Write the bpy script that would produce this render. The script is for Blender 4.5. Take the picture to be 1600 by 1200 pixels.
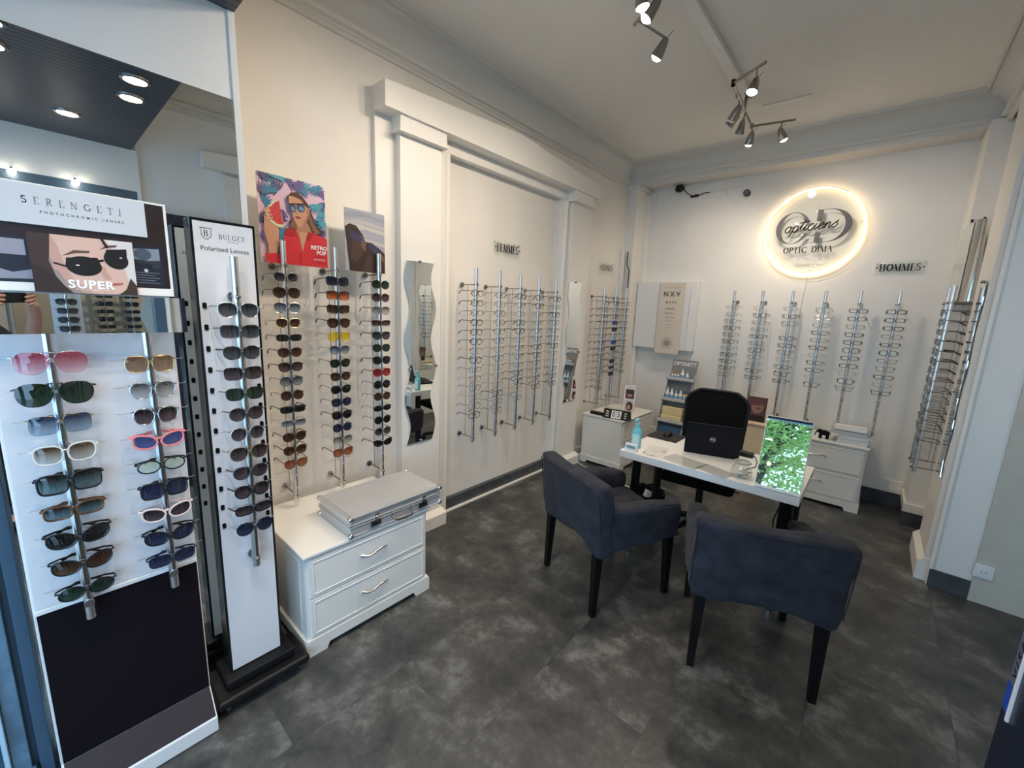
import bpy, bmesh, math, random
from mathutils import Vector, Matrix, Quaternion
D = bpy.data
SC = bpy.context.scene
COL = SC.collection
for o in list(D.objects): D.objects.remove(o)
random.seed(7)
PI = math.pi
R = math.radians
# ---------------------------------------------------------------- camera, sky, light, exposure
cam_d = D.cameras.new('camera'); cam = D.objects.new('camera', cam_d); COL.objects.link(cam)
cam_d.sensor_fit = 'HORIZONTAL'; cam_d.sensor_width = 36; cam_d.lens = 14.630; cam_d.clip_start = 0.02; cam_d.clip_end = 200
_r = Vector((0.7500276, 0.6601518, 0.0407220)); _d = Vector((0.1485702, -0.1081620, -0.9829689)); _f = Vector((-0.6445041, 0.7433038, -0.1792034))
EYE = Vector((0, 0, 1.6))
cam.matrix_world = Matrix(((_r.x, -_d.x, -_f.x, 0), (_r.y, -_d.y, -_f.y, 0), (_r.z, -_d.z, -_f.z, 1.6), (0, 0, 0, 1)))
SC.camera = cam
w = D.worlds.new('sky'); SC.world = w; w.use_nodes = True
bg = w.node_tree.nodes['Background']; bg.inputs[0].default_value = (0.40, 0.66, 1.0, 1); bg.inputs[1].default_value = 4.0
SC.view_settings.view_transform = 'Standard'; SC.view_settings.look = 'None'
SC.view_settings.gamma = 1; SC.view_settings.use_curve_mapping = False
SC.view_settings.exposure = 0.68

def portal(name, loc, rot, sx, sy):
    l = D.lights.new(name, 'AREA'); l.shape = 'RECTANGLE'; l.size = sx; l.size_y = sy; l.energy = 1
    l.cycles.is_portal = True
    o = D.objects.new(name, l); COL.objects.link(o); o.location = loc; o.rotation_euler = rot
    return o
portal('window_light_front', (-0.75, -0.97, 1.38), (R(-90), 0, R(180)), 2.3, 2.25)
portal('window_light_side', (0.50, -0.62, 1.16), (0, R(90), 0), 2.2, .5)
portal('added_window_portal', (1.53, -.13, 1.35), (R(-90), 0, R(180)), 1.7, 1.9)  # portal at the unseen side-room window, added to bring daylight in

def spot(name, loc, aim, power, col=(1, .84, .66), size=135, blend=1., rad=.03):
    l = D.lights.new(name, 'SPOT'); l.energy = power; l.color = col; l.spot_size = R(size); l.spot_blend = blend; l.shadow_soft_size = rad
    o = D.objects.new(name, l); COL.objects.link(o); o.location = loc
    o.rotation_euler = (Vector(aim) - Vector(loc)).to_track_quat('-Z', 'Y').to_euler()
    return o

# ---------------------------------------------------------------- materials
def _nt(name):
    m = D.materials.new(name); m.use_nodes = True
    n = m.node_tree; b = n.nodes['Principled BSDF']
    return m, n, b
def mat(name, col, rough=.5, metal=0., nscale=0., namt=0., bump=0., bscale=None, coat=0., spec=.5, emit=None, estr=0., trans=0., sheen=0.):
    m, n, b = _nt(name)
    c = tuple(col) + (1,)
    b.inputs['Base Color'].default_value = c; b.inputs['Roughness'].default_value = rough; b.inputs['Metallic'].default_value = metal
    b.inputs['Coat Weight'].default_value = coat; b.inputs['Specular IOR Level'].default_value = spec
    b.inputs['Transmission Weight'].default_value = trans
    if sheen: b.inputs['Sheen Weight'].default_value = sheen; b.inputs['Sheen Roughness'].default_value = .5
    if emit: b.inputs['Emission Color'].default_value = tuple(emit) + (1,); b.inputs['Emission Strength'].default_value = estr
    if nscale:
        tc = n.nodes.new('ShaderNodeTexCoord'); nz = n.nodes.new('ShaderNodeTexNoise'); nz.inputs['Scale'].default_value = nscale; nz.inputs['Detail'].default_value = 6
        n.links.new(tc.outputs['Object'], nz.inputs['Vector'])
        r = n.nodes.new('ShaderNodeValToRGB'); r.color_ramp.elements[0].position = .3; r.color_ramp.elements[1].position = .7
        r.color_ramp.elements[0].color = tuple(max(0, x * (1 - namt)) for x in col) + (1,); r.color_ramp.elements[1].color = tuple(min(1, x * (1 + namt)) for x in col) + (1,)
        n.links.new(nz.outputs['Fac'], r.inputs['Fac']); n.links.new(r.outputs[0], b.inputs['Base Color'])
        if bump:
            nb = n.nodes.new('ShaderNodeTexNoise'); nb.inputs['Scale'].default_value = bscale or nscale * 4; nb.inputs['Detail'].default_value = 8
            n.links.new(tc.outputs['Object'], nb.inputs['Vector'])
            bp = n.nodes.new('ShaderNodeBump'); bp.inputs['Strength'].default_value = bump; bp.inputs['Distance'].default_value = .01
            n.links.new(nb.outputs['Fac'], bp.inputs['Height']); n.links.new(bp.outputs[0], b.inputs['Normal'])
    return m
def lensmat(name, top, bot, alpha=.0, refl=.07):
    # a dyed see-through lens: top and bottom transmission tints
    m = D.materials.new(name); m.use_nodes = True; n = m.node_tree; n.nodes.clear()
    out = n.nodes.new('ShaderNodeOutputMaterial'); tr = n.nodes.new('ShaderNodeBsdfTransparent'); gl = n.nodes.new('ShaderNodeBsdfGlossy'); gl.inputs['Roughness'].default_value = .03
    df = n.nodes.new('ShaderNodeBsdfDiffuse')
    mx = n.nodes.new('ShaderNodeMixShader'); mx2 = n.nodes.new('ShaderNodeMixShader')
    tc = n.nodes.new('ShaderNodeTexCoord'); sp = n.nodes.new('ShaderNodeSeparateXYZ'); r = n.nodes.new('ShaderNodeValToRGB')
    n.links.new(tc.outputs['Generated'], sp.inputs[0]); n.links.new(sp.outputs['Z'], r.inputs['Fac'])
    r.color_ramp.elements[0].color = tuple(bot) + (1,); r.color_ramp.elements[1].color = tuple(top) + (1,); r.color_ramp.elements[0].position = .15; r.color_ramp.elements[1].position = .8
    n.links.new(r.outputs[0], tr.inputs[0]); n.links.new(r.outputs[0], df.inputs[0])
    mx2.inputs[0].default_value = alpha; n.links.new(tr.outputs[0], mx2.inputs[1]); n.links.new(df.outputs[0], mx2.inputs[2])
    lw = n.nodes.new('ShaderNodeLayerWeight'); pw = n.nodes.new('ShaderNodeMath'); pw.operation = 'POWER'; pw.inputs[1].default_value = 5; n.links.new(lw.outputs['Facing'], pw.inputs[0])
    ma = n.nodes.new('ShaderNodeMath'); ma.operation = 'MULTIPLY_ADD'; ma.inputs[1].default_value = .7; ma.inputs[2].default_value = refl; n.links.new(pw.outputs[0], ma.inputs[0])
    n.links.new(ma.outputs[0], mx.inputs[0]); n.links.new(mx2.outputs[0], mx.inputs[1]); n.links.new(gl.outputs[0], mx.inputs[2])
    n.links.new(mx.outputs[0], out.inputs[0])
    return m
def glassmat(name, tint=(.96, .98, .98), refl=.06):
    return lensmat(name, tint, tint, 0., refl)

M = {}
M['wall'] = mat('painted wall', (.78, .745, .69), .75, nscale=2.5, namt=.035, bump=.12, bscale=60)
M['wallcool'] = mat('painted wall white', (.80, .79, .765), .7, nscale=2.5, namt=.03, bump=.1, bscale=60)
M['trim'] = mat('gloss trim paint', (.80, .775, .73), .42, nscale=3, namt=.02)
M['ceiling'] = mat('ceiling paint', (.78, .755, .71), .85, nscale=1.5, namt=.03, bump=.15, bscale=90)
M['cove'] = mat('cornice plaster', (.66, .645, .61), .75, nscale=1.5, namt=.03)
M['beige'] = mat('beige wallpaper', (.56, .54, .475), .85, nscale=8, namt=.04, bump=.2, bscale=120)
M['white'] = mat('white laminate', (.80, .80, .80), .35)
M['whitepaint'] = mat('white furniture paint', (.78, .77, .735), .32, nscale=5, namt=.015)
M['panelwhite'] = mat('white display panel', (.70, .71, .745), .3)
M['chrome'] = mat('chrome', (.75, .75, .76), .14, 1.)
M['steel'] = mat('brushed steel', (.78, .78, .79), .28, 1.)
M['nickel'] = mat('dark nickel', (.33, .31, .29), .25, 1.)
M['alu'] = mat('aluminium sheet', (.50, .51, .53), .4, .35, nscale=9, namt=.03)
M['alubright'] = mat('aluminium profile', (.62, .63, .65), .28, .6)
M['mirror'] = mat('mirror glass', (.90, .93, .92), .005, 1.)
M['black'] = mat('black plastic', (.005, .005, .006), .45, spec=.3)
M['blackgloss'] = mat('black gloss', (.008, .009, .011), .12)
M['blackmatte'] = mat('black matte', (.005, .005, .006), .75, spec=.2)
M['darkwood'] = mat('dark stained wood', (.004, .0038, .005), .42, spec=.3, nscale=20, namt=.3)
M['brownpanel'] = mat('dark brown panel', (.008, .005, .0075), .7, spec=.12)
M['brownbase'] = mat('dark brown base', (.034, .025, .030), .55, spec=.3)
M['fabric'] = mat('dark blue grey cotton', (.027, .030, .043), .92, nscale=14, namt=.3, bump=.55, bscale=16, sheen=.05, spec=.2)
M['mesh'] = mat('black mesh fabric', (.003, .003, .0035), .85, spec=.2, nscale=80, namt=.3)
M['laptop'] = mat('dark laptop shell', (.004, .005, .009), .5, spec=.2)
M['ink'] = mat('black print', (.006, .006, .007), .5)
M['greyink'] = mat('grey print', (.10, .10, .11), .5)
M['signgrey'] = mat('grey sign board', (.54, .58, .63), .4)
M['skin'] = mat('skin', (.52, .28, .20), .5, nscale=20, namt=.05)
M['ledhot'] = mat('lit bulb', (1, 1, 1), .3, emit=(1, .90, .74), estr=22)
M['neon'] = mat('neon tube', (1, .9, .7), .3, emit=(1, .70, .36), estr=3.3)
M['skirting'] = mat('vinyl skirting', (.055, .062, .07), .45, nscale=9, namt=.35)
M['acrylic'] = glassmat('clear acrylic', (.975, .985, .985), .035)
M['glass'] = glassmat('window glass', (.96, .98, .97), .06)
M['blueblack'] = mat('blue black door frame', (.006, .012, .030), .4)
M['bluelight'] = mat('worn light blue paint', (.13, .22, .30), .45, nscale=14, namt=.35)
M['bluewhite'] = mat('pale blue paint', (.45, .62, .75), .35)
M['blueframe'] = mat('blue grey painted steel', (.055, .10, .15), .35, nscale=6, namt=.1)

def floormat():
    m, n, b = _nt('stone look vinyl tiles')
    L = n.links.new; N = n.nodes.new
    tc = N('ShaderNodeTexCoord')
    mp = N('ShaderNodeMapping'); L(tc.outputs['Object'], mp.inputs[0]); mp.inputs['Rotation'].default_value = (0, 0, R(90))
    br = N('ShaderNodeTexBrick'); L(mp.outputs[0], br.inputs['Vector']); br.inputs['Scale'].default_value = 1
    br.inputs['Brick Width'].default_value = .92; br.inputs['Row Height'].default_value = .46; br.inputs['Mortar Size'].default_value = .0012; br.inputs['Mortar Smooth'].default_value = .3
    br.inputs['Color1'].default_value = (.93, .93, .93, 1); br.inputs['Color2'].default_value = (1.07, 1.07, 1.07, 1); br.inputs['Mortar'].default_value = (.6, .6, .6, 1)
    # every tile gets its own shift of the cloud pattern
    vm = N('ShaderNodeVectorMath'); vm.operation = 'MULTIPLY_ADD'; L(br.outputs['Color'], vm.inputs[0]); vm.inputs[1].default_value = (7, 3, 0); L(tc.outputs['Object'], vm.inputs[2])
    n1 = N('ShaderNodeTexNoise'); n1.inputs['Scale'].default_value = 3.9; n1.inputs['Detail'].default_value = 11; n1.inputs['Roughness'].default_value = .72; n1.inputs['Distortion'].default_value = .15; L(vm.outputs[0], n1.inputs['Vector'])
    r1 = N('ShaderNodeValToRGB'); L(n1.outputs['Fac'], r1.inputs['Fac'])
    e = r1.color_ramp.elements; e[0].position = .36; e[0].color = (.025, .027, .030, 1); e[1].position = .67; e[1].color = (.165, .167, .165, 1)
    x = r1.color_ramp.elements.new(.52); x.color = (.062, .062, .060, 1)
    mu = N('ShaderNodeMixRGB'); mu.blend_type = 'MULTIPLY'; mu.inputs[0].default_value = 1; L(r1.outputs[0], mu.inputs[1]); L(br.outputs['Color'], mu.inputs[2])
    n2 = N('ShaderNodeTexNoise'); n2.inputs['Scale'].default_value = 45; n2.inputs['Detail'].default_value = 4; L(tc.outputs['Object'], n2.inputs['Vector'])
    r2 = N('ShaderNodeValToRGB'); L(n2.outputs['Fac'], r2.inputs['Fac']); r2.color_ramp.elements[0].color = (.82, .82, .82, 1); r2.color_ramp.elements[1].color = (1.15, 1.15, 1.15, 1)
    m3 = N('ShaderNodeMixRGB'); m3.blend_type = 'MULTIPLY'; m3.inputs[0].default_value = 1; L(mu.outputs[0], m3.inputs[1]); L(r2.outputs[0], m3.inputs[2])
    L(m3.outputs[0], b.inputs['Base Color'])
    rr = N('ShaderNodeMapRange'); L(n1.outputs['Fac'], rr.inputs['Value']); rr.inputs['To Min'].default_value = .30; rr.inputs['To Max'].default_value = .5; L(rr.outputs[0], b.inputs['Roughness'])
    bp = N('ShaderNodeBump'); bp.inputs['Strength'].default_value = .15; bp.inputs['Distance'].default_value = .004; L(br.outputs['Fac'], bp.inputs['Height']); bp.invert = True
    L(bp.outputs[0], b.inputs['Normal'])
    return m
M['floor'] = floormat()
def slatmat():
    m, n, b = _nt('dark ribbed ceiling')
    L = n.links.new; N = n.nodes.new
    tc = N('ShaderNodeTexCoord'); wv = N('ShaderNodeTexWave'); wv.bands_direction = 'X'; wv.inputs['Scale'].default_value = 7.5; L(tc.outputs['Object'], wv.inputs['Vector'])
    r = N('ShaderNodeValToRGB'); L(wv.outputs['Fac'], r.inputs['Fac']); r.color_ramp.elements[0].position = .1; r.color_ramp.elements[0].color = (.008, .009, .012, 1); r.color_ramp.elements[1].position = .3; r.color_ramp.elements[1].color = (.055, .062, .08, 1)
    L(r.outputs[0], b.inputs['Base Color']); b.inputs['Roughness'].default_value = .45
    bp = N('ShaderNodeBump'); bp.inputs['Strength'].default_value = .5; bp.inputs['Distance'].default_value = .01; L(r.outputs[0], bp.inputs['Height']); L(bp.outputs[0], b.inputs['Normal'])
    return m
M['slat'] = slatmat()

# ---------------------------------------------------------------- mesh helpers
class B:
    def __init__(s): s.b = bmesh.new(); s.bev = False
    def _add(s, vs, fs, T=None, mi=0):
        nv = [s.b.verts.new(T @ Vector(v) if T else v) for v in vs]
        for f in fs:
            try: q = s.b.faces.new([nv[i] for i in f]); q.material_index = mi
            except ValueError: pass
        return nv
    def box(s, x0, x1, y0, y1, z0, z1, bev=0, T=None, mi=0, seg=2):
        t = bmesh.new(); bmesh.ops.create_cube(t, size=1)
        for v in t.verts: v.co = Vector(((x0 + x1) / 2 + v.co.x * (x1 - x0), (y0 + y1) / 2 + v.co.y * (y1 - y0), (z0 + z1) / 2 + v.co.z * (z1 - z0)))
        if bev: s.bev = True; bmesh.ops.bevel(t, geom=t.edges[:], offset=bev, segments=seg, profile=.5, affect='EDGES')
        s.merge(t, T, mi); return s
    def merge(s, t, T=None, mi=0):
        t.verts.index_update(); vs = [v.co.copy() for v in t.verts]; fs = [[v.index for v in f.verts] for f in t.faces]; t.free()
        s._add(vs, fs, T, mi)
    def prism(s, pts, axis, a0, a1, T=None, mi=0, bev=0):
        # pts: 2-D outline; axis: 'x','y','z' is the extrusion axis; the other two follow in order
        def P(u, v, a): return {'x': (a, u, v), 'y': (u, a, v), 'z': (u, v, a)}[axis]
        n = len(pts); vs = [P(u, v, a0) for u, v in pts] + [P(u, v, a1) for u, v in pts]
        fs = [list(range(n)), list(range(2 * n - 1, n - 1, -1))] + [[i, i + n, (i + 1) % n + n, (i + 1) % n] for i in range(n)]
        t = bmesh.new(); nv = [t.verts.new(v) for v in vs]
        for f in fs: t.faces.new([nv[i] for i in f])
        bmesh.ops.recalc_face_normals(t, faces=t.faces[:])
        if bev: s.bev = True; bmesh.ops.bevel(t, geom=t.edges[:], offset=bev, segments=2, profile=.5, affect='EDGES')
        s.merge(t, T, mi); return s
    def tube(s, pts, r, n=8, closed=False, T=None, mi=0, flat=1., up=None):
        pts = [Vector(p) for p in pts]; m = len(pts); rs = r if isinstance(r, (list, tuple)) else [r] * m
        rings = []; prev = None
        for i, p in enumerate(pts):
            a = pts[(i - 1) % m] if (closed or i > 0) else pts[i]; c = pts[(i + 1) % m] if (closed or i < m - 1) else pts[i]
            d = (c - a)
            d = d.normalized() if d.length > 1e-9 else Vector((0, 0, 1))
            if up is not None: u = Vector(up); u = (u - d * u.dot(d))
            elif prev is None: u = Vector((0, 0, 1)) if abs(d.z) < .9 else Vector((1, 0, 0)); u = u - d * u.dot(d)
            else: u = prev - d * prev.dot(d)
            if u.length < 1e-6: u = d.orthogonal()
            u.normalize(); prev = u; v = d.cross(u)
            rings.append([p + (u * math.cos(2 * PI * k / n) * flat + v * math.sin(2 * PI * k / n)) * rs[i] for k in range(n)])
        vs = [q for rg in rings for q in rg]; fs = []
        for i in range(m if closed else m - 1):
            j = (i + 1) % m
            for k in range(n): fs.append([i * n + k, i * n + (k + 1) % n, j * n + (k + 1) % n, j * n + k])
        if not closed: fs.append(list(range(n))[::-1]); fs.append([(m - 1) * n + k for k in range(n)])
        s._add(vs, fs, T, mi); return s
    def lathe(s, prof, n=24, c=(0, 0, 0), T=None, mi=0, axis='z', cap=True):
        vs = []; fs = []
        for r, z in prof:
            for k in range(n):
                a = 2 * PI * k / n; q = (r * math.cos(a), r * math.sin(a), z)
                if axis == 'x': q = (q[2], q[0], q[1])
                if axis == 'y': q = (q[0], -q[2], q[1])
                vs.append((q[0] + c[0], q[1] + c[1], q[2] + c[2]))
        for i in range(len(prof) - 1):
            for k in range(n): fs.append([i * n + k, i * n + (k + 1) % n, (i + 1) * n + (k + 1) % n, (i + 1) * n + k])
        if cap and prof[0][0] > 1e-5: fs.append(list(range(n))[::-1])
        if cap and prof[-1][0] > 1e-5: fs.append([(len(prof) - 1) * n + k for k in range(n)])
        s._add(vs, fs, T, mi); return s
    def grid(s, f, nu, nv, T=None, mi=0, closeu=False):
        vs = [f(i / nu, j / nv) for i in range(nu + (0 if closeu else 1)) for j in range(nv + 1)]; fs = []
        w_ = nv + 1; tot = nu + (0 if closeu else 1)
        for i in range(nu):
            for j in range(nv):
                i2 = (i + 1) % tot
                fs.append([i * w_ + j, i2 * w_ + j, i2 * w_ + j + 1, i * w_ + j + 1])
        s._add(vs, fs, T, mi); return s
    def sphere(s, c, r, n=12, T=None, mi=0):
        c = Vector(c); rr = r if isinstance(r, (tuple, list)) else (r, r, r); m = n // 2
        s.grid(lambda u, v: (c.x + rr[0] * math.cos(2 * PI * u) * math.sin(PI * v), c.y + rr[1] * math.sin(2 * PI * u) * math.sin(PI * v), c.z + rr[2] * math.cos(PI * v)), n, m, T, mi, True); return s
    def mesh(s, name, mats, smooth=True, shift=None, clean=True):
        if clean: bmesh.ops.remove_doubles(s.b, verts=s.b.verts[:], dist=1e-5); 
        bmesh.ops.recalc_face_normals(s.b, faces=s.b.faces[:])
        if shift is not None:
            for v in s.b.verts: v.co = shift @ v.co
        me = D.meshes.new(name); s.b.to_mesh(me); s.b.free()
        for m_ in (mats if isinstance(mats, (list, tuple)) else [mats]): me.materials.append(m_)
        if smooth:
            for p in me.polygons: p.use_smooth = True
            me.set_sharp_from_angle(angle=R(32))
            if s.bev:   # area-weighted corner normals keep the flat faces between bevels flat
                at = {}; fn = [(p.normal.copy(), p.area) for p in me.polygons]
                for p in me.polygons:
                    for vi in p.vertices: at.setdefault(vi, []).append(p.index)
                out = []
                for p in me.polygons:
                    n0 = fn[p.index][0]
                    for vi in p.vertices:
                        a_ = Vector((0, 0, 0))
                        for q in at[vi]:
                            if fn[q][0].dot(n0) > .766: a_ += fn[q][0] * fn[q][1]
                        out.append(a_.normalized() if a_.length > 1e-12 else n0)
                me.normals_split_custom_set(out)
        return me

def props(o, label=None, cat=None, group=None, kind=None):
    if label: o['label'] = label
    if cat: o['category'] = cat
    if group: o['group'] = group
    if kind: o['kind'] = kind
    return o
def thing(name, label, cat, loc=(0, 0, 0), rz=0, group=None):
    o = D.objects.new(name, None); COL.objects.link(o); o.location = loc; o.rotation_euler = (0, 0, rz); o.empty_display_size = .05
    return props(o, label, cat, group)
def part(name, b, m, root, label=None, smooth=True, world=False, clean=True):
    sh = None
    if world:
        T = Matrix.Identity(4); chain = []
        q = root
        while q: chain.append(q); q = q.parent
        for q in reversed(chain): T = T @ Matrix.Translation(q.location) @ q.rotation_euler.to_matrix().to_4x4()
        sh = T.inverted()
    me = b.mesh(name, m, smooth, sh, clean); o = D.objects.new(name, me); COL.objects.link(o); o.parent = root
    if label: o['label'] = label
    return o
def solo(name, b, m, label, cat, loc=(0, 0, 0), group=None, rz=0, smooth=True, clean=True):
    me = b.mesh(name, m, smooth, None, clean); o = D.objects.new(name, me); COL.objects.link(o); o.location = loc; o.rotation_euler = (0, 0, rz)
    return props(o, label, cat, group)
def struct(name, b, m, parent=None, smooth=True):
    me = b.mesh(name, m, smooth); o = D.objects.new(name, me); COL.objects.link(o); o.parent = parent
    if parent is None: o['kind'] = 'structure'
    return o
def copy_tree(o, parent=None):
    c = o.copy(); COL.objects.link(c); c.parent = parent
    for ch in KIDS.get(o.name, []): 
        copy_tree(ch, c)
    return c
KIDS = {}
def register(root):
    for ob in D.objects:
        if ob.parent is root: KIDS.setdefault(root.name, []).append(ob); register(ob)
def frame(o, ex, ey):
    # local x -> ex, local y -> ey, local z -> ex x ey, at o
    ex = Vector(ex).normalized(); ey = Vector(ey); ey = (ey - ex * ey.dot(ex)).normalized(); ez = ex.cross(ey)
    return Matrix(((ex.x, ey.x, ez.x, o[0]), (ex.y, ey.y, ez.y, o[1]), (ex.z, ey.z, ez.z, o[2]), (0, 0, 0, 1)))

# ---------------------------------------------------------------- lettering
def sans(text, size, T, b, depth=.0006, shear=0., bold=0., spacing=1., align='CENTER', mirror=False, mi=0, sx=1.):
    c = D.curves.new('t', 'FONT'); c.body = text; c.size = size; c.extrude = depth; c.shear = shear; c.offset = bold; c.space_character = spacing
    c.align_x = align; c.align_y = 'CENTER'; c.resolution_u = 3
    o = D.objects.new('t', c); me = bpy.data.meshes.new_from_object(o)
    t = bmesh.new(); t.from_mesh(me)
    for v in t.verts: v.co.x *= sx
    b.merge(t, T, mi)
    D.objects.remove(o); D.meshes.remove(me); D.curves.remove(c)
def arc(cx, cy, rx, ry, a0, a1, n=14): return [(cx + rx * math.cos(R(a0 + (a1 - a0) * i / n)), cy + ry * math.sin(R(a0 + (a1 - a0) * i / n))) for i in range(n + 1)]
THIN = (.035, .035)
def G(ch):
    # each glyph: width and strokes (points, nib); a nib is (width, height) of the pen
    st = []; K = None
    def s(*p, nib=None): st.append((list(p), nib))
    def serif(x, y, w_=.16): st.append(([(x - w_, y), (x + w_, y)], THIN))
    if ch == 'O': s(*arc(.42, .5, .34, .48, 0, 360, 28)); w_ = .84
    elif ch == 'C': s(*arc(.44, .5, .36, .48, 48, 318, 22)); s((.70, .72), (.70, .98), nib=THIN); w_ = .78
    elif ch == 'G': s(*arc(.44, .5, .36, .48, 48, 330, 22)); s((.74, .40), (.74, .1)); serif(.72, .42, .15); w_ = .86
    elif ch == 'D': s((.14, 0), (.14, 1)); s((.0, 1), (.35, 1), nib=THIN); s((.0, 0), (.35, 0), nib=THIN); s(*arc(.33, .5, .37, .5, 90, -90, 18)); w_ = .80
    elif ch == 'P': s((.14, 0), (.14, 1)); serif(.14, 0); s((0, 1), (.3, 1), nib=THIN); s(*arc(.28, .74, .26, .26, 90, -90, 12)); s((.14, .48), (.28, .48), nib=THIN); w_ = .62
    elif ch == 'R': s((.14, 0), (.14, 1)); serif(.14, 0); s((0, 1), (.3, 1), nib=THIN); s(*arc(.28, .75, .24, .25, 90, -90, 12)); s((.14, .5), (.28, .5), nib=THIN); s((.32, .48), (.60, .0)); w_ = .70
    elif ch == 'B': s((.14, 0), (.14, 1)); s((0, 1), (.3, 1), nib=THIN); s(*arc(.28, .76, .22, .24, 90, -90, 12)); s(*arc(.30, .26, .26, .26, 90, -90, 12)); s((0, 0), (.3, 0), nib=THIN); s((.14, .52), (.3, .52), nib=THIN); w_ = .66
    elif ch == 'T': s((.33, 0), (.33, 1)); serif(.33, 0); s((.0, .78), (.0, 1), (.66, 1), (.66, .78), nib=THIN); w_ = .70
    elif ch == 'I': s((.14, 0), (.14, 1)); serif(.14, 0); serif(.14, 1); w_ = .34
    elif ch == 'E': s((.14, 0), (.14, 1)); s((0, 1), (.52, 1), (.52, .80), nib=THIN); s((0, 0), (.56, 0), (.56, .22), nib=THIN); s((.14, .52), (.40, .52), nib=THIN); w_ = .62
    elif ch == 'F': s((.14, 0), (.14, 1)); s((0, 1), (.52, 1), (.52, .80), nib=THIN); serif(.14, 0); s((.14, .52), (.40, .52), nib=THIN); w_ = .58
    elif ch == 'L': s((.14, 0), (.14, 1)); serif(.14, 1); s((0, 0), (.52, 0), (.52, .24), nib=THIN); w_ = .58
    elif ch == 'H': s((.14, 0), (.14, 1)); s((.62, 0), (.62, 1)); serif(.14, 0); serif(.14, 1); serif(.62, 0); serif(.62, 1); s((.14, .52), (.62, .52), nib=THIN); w_ = .82
    elif ch == 'N': s((.10, 0), (.10, 1), nib=THIN); s((.12, 1), (.62, .05)); s((.66, 0), (.66, 1), nib=THIN); serif(.1, 0, .1); serif(.66, 1, .1); w_ = .80
    elif ch == 'M': s((.10, 0), (.12, 1), nib=THIN); s((.14, 1), (.42, .05)); s((.42, .03), (.72, 1), nib=THIN); s((.76, 0), (.76, 1)); serif(.1, 0, .1); serif(.76, 0, .14); w_ = .94
    elif ch == 'A': s((.04, 0), (.34, 1), nib=THIN); s((.34, .96), (.62, 0)); serif(.04, 0, .1); serif(.62, 0, .14); s((.16, .36), (.48, .36), nib=THIN); w_ = .76
    elif ch == 'U': s((.14, 1), (.14, .34)); s(*arc(.36, .3, .24, .3, 180, 360, 12), nib=(.06, .04)); s((.60, .3), (.60, 1), nib=THIN); serif(.14, 1); serif(.6, 1, .1); w_ = .74
    elif ch == 'S': s(*(arc(.28, .76, .20, .22, 40, 270, 14) + arc(.28, .28, .22, .26, 90, -150, 14)), nib=(.12, .055)); w_ = .56
    elif ch == 'V': s((.0, 1), (.32, 0)); s((.34, .02), (.62, 1), nib=THIN); w_ = .66
    else: w_ = .34
    return w_, st
def stroke(b, pts, nib, T, depth, mi=0):
    w_, h_ = nib
    for (x0, y0), (x1, y1) in zip(pts[:-1], pts[1:]):
        c = [(x + sx * w_ / 2, y + sy * h_ / 2) for x, y in ((x0, y0), (x1, y1)) for sx in (-1, 1) for sy in (-1, 1)]
        c = sorted(set(c))
        def cr(o, a, q): return (a[0] - o[0]) * (q[1] - o[1]) - (a[1] - o[1]) * (q[0] - o[0])
        lo = []
        for p in c:
            while len(lo) > 1 and cr(lo[-2], lo[-1], p) <= 0: lo.pop()
            lo.append(p)
        up = []
        for p in reversed(c):
            while len(up) > 1 and cr(up[-2], up[-1], p) <= 0: up.pop()
            up.append(p)
        b.prism(lo[:-1] + up[:-1], 'z', 0, depth, T, mi)
def serif_text(b, text, h, T, depth=.001, nib=.15, thin=1., slant=0., gap=.10, sx=1., mi=0, align=0.):
    x = 0; items = []
    for ch in text:
        w_, st = G(ch)
        for p, nb in st: items.append(([(x + u, v) for u, v in p], nb))
        x += w_ + gap
    for p, nb in items:
        nb = nb or (nib, .03 * thin); nb = (nb[0] * h * sx, nb[1] * h)
        stroke(b, [((u - x * (.5 - align)) * h * sx + slant * v * h, (v - .5) * h) for u, v in p], nb, T, depth, mi)
    return x * h * sx
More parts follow.
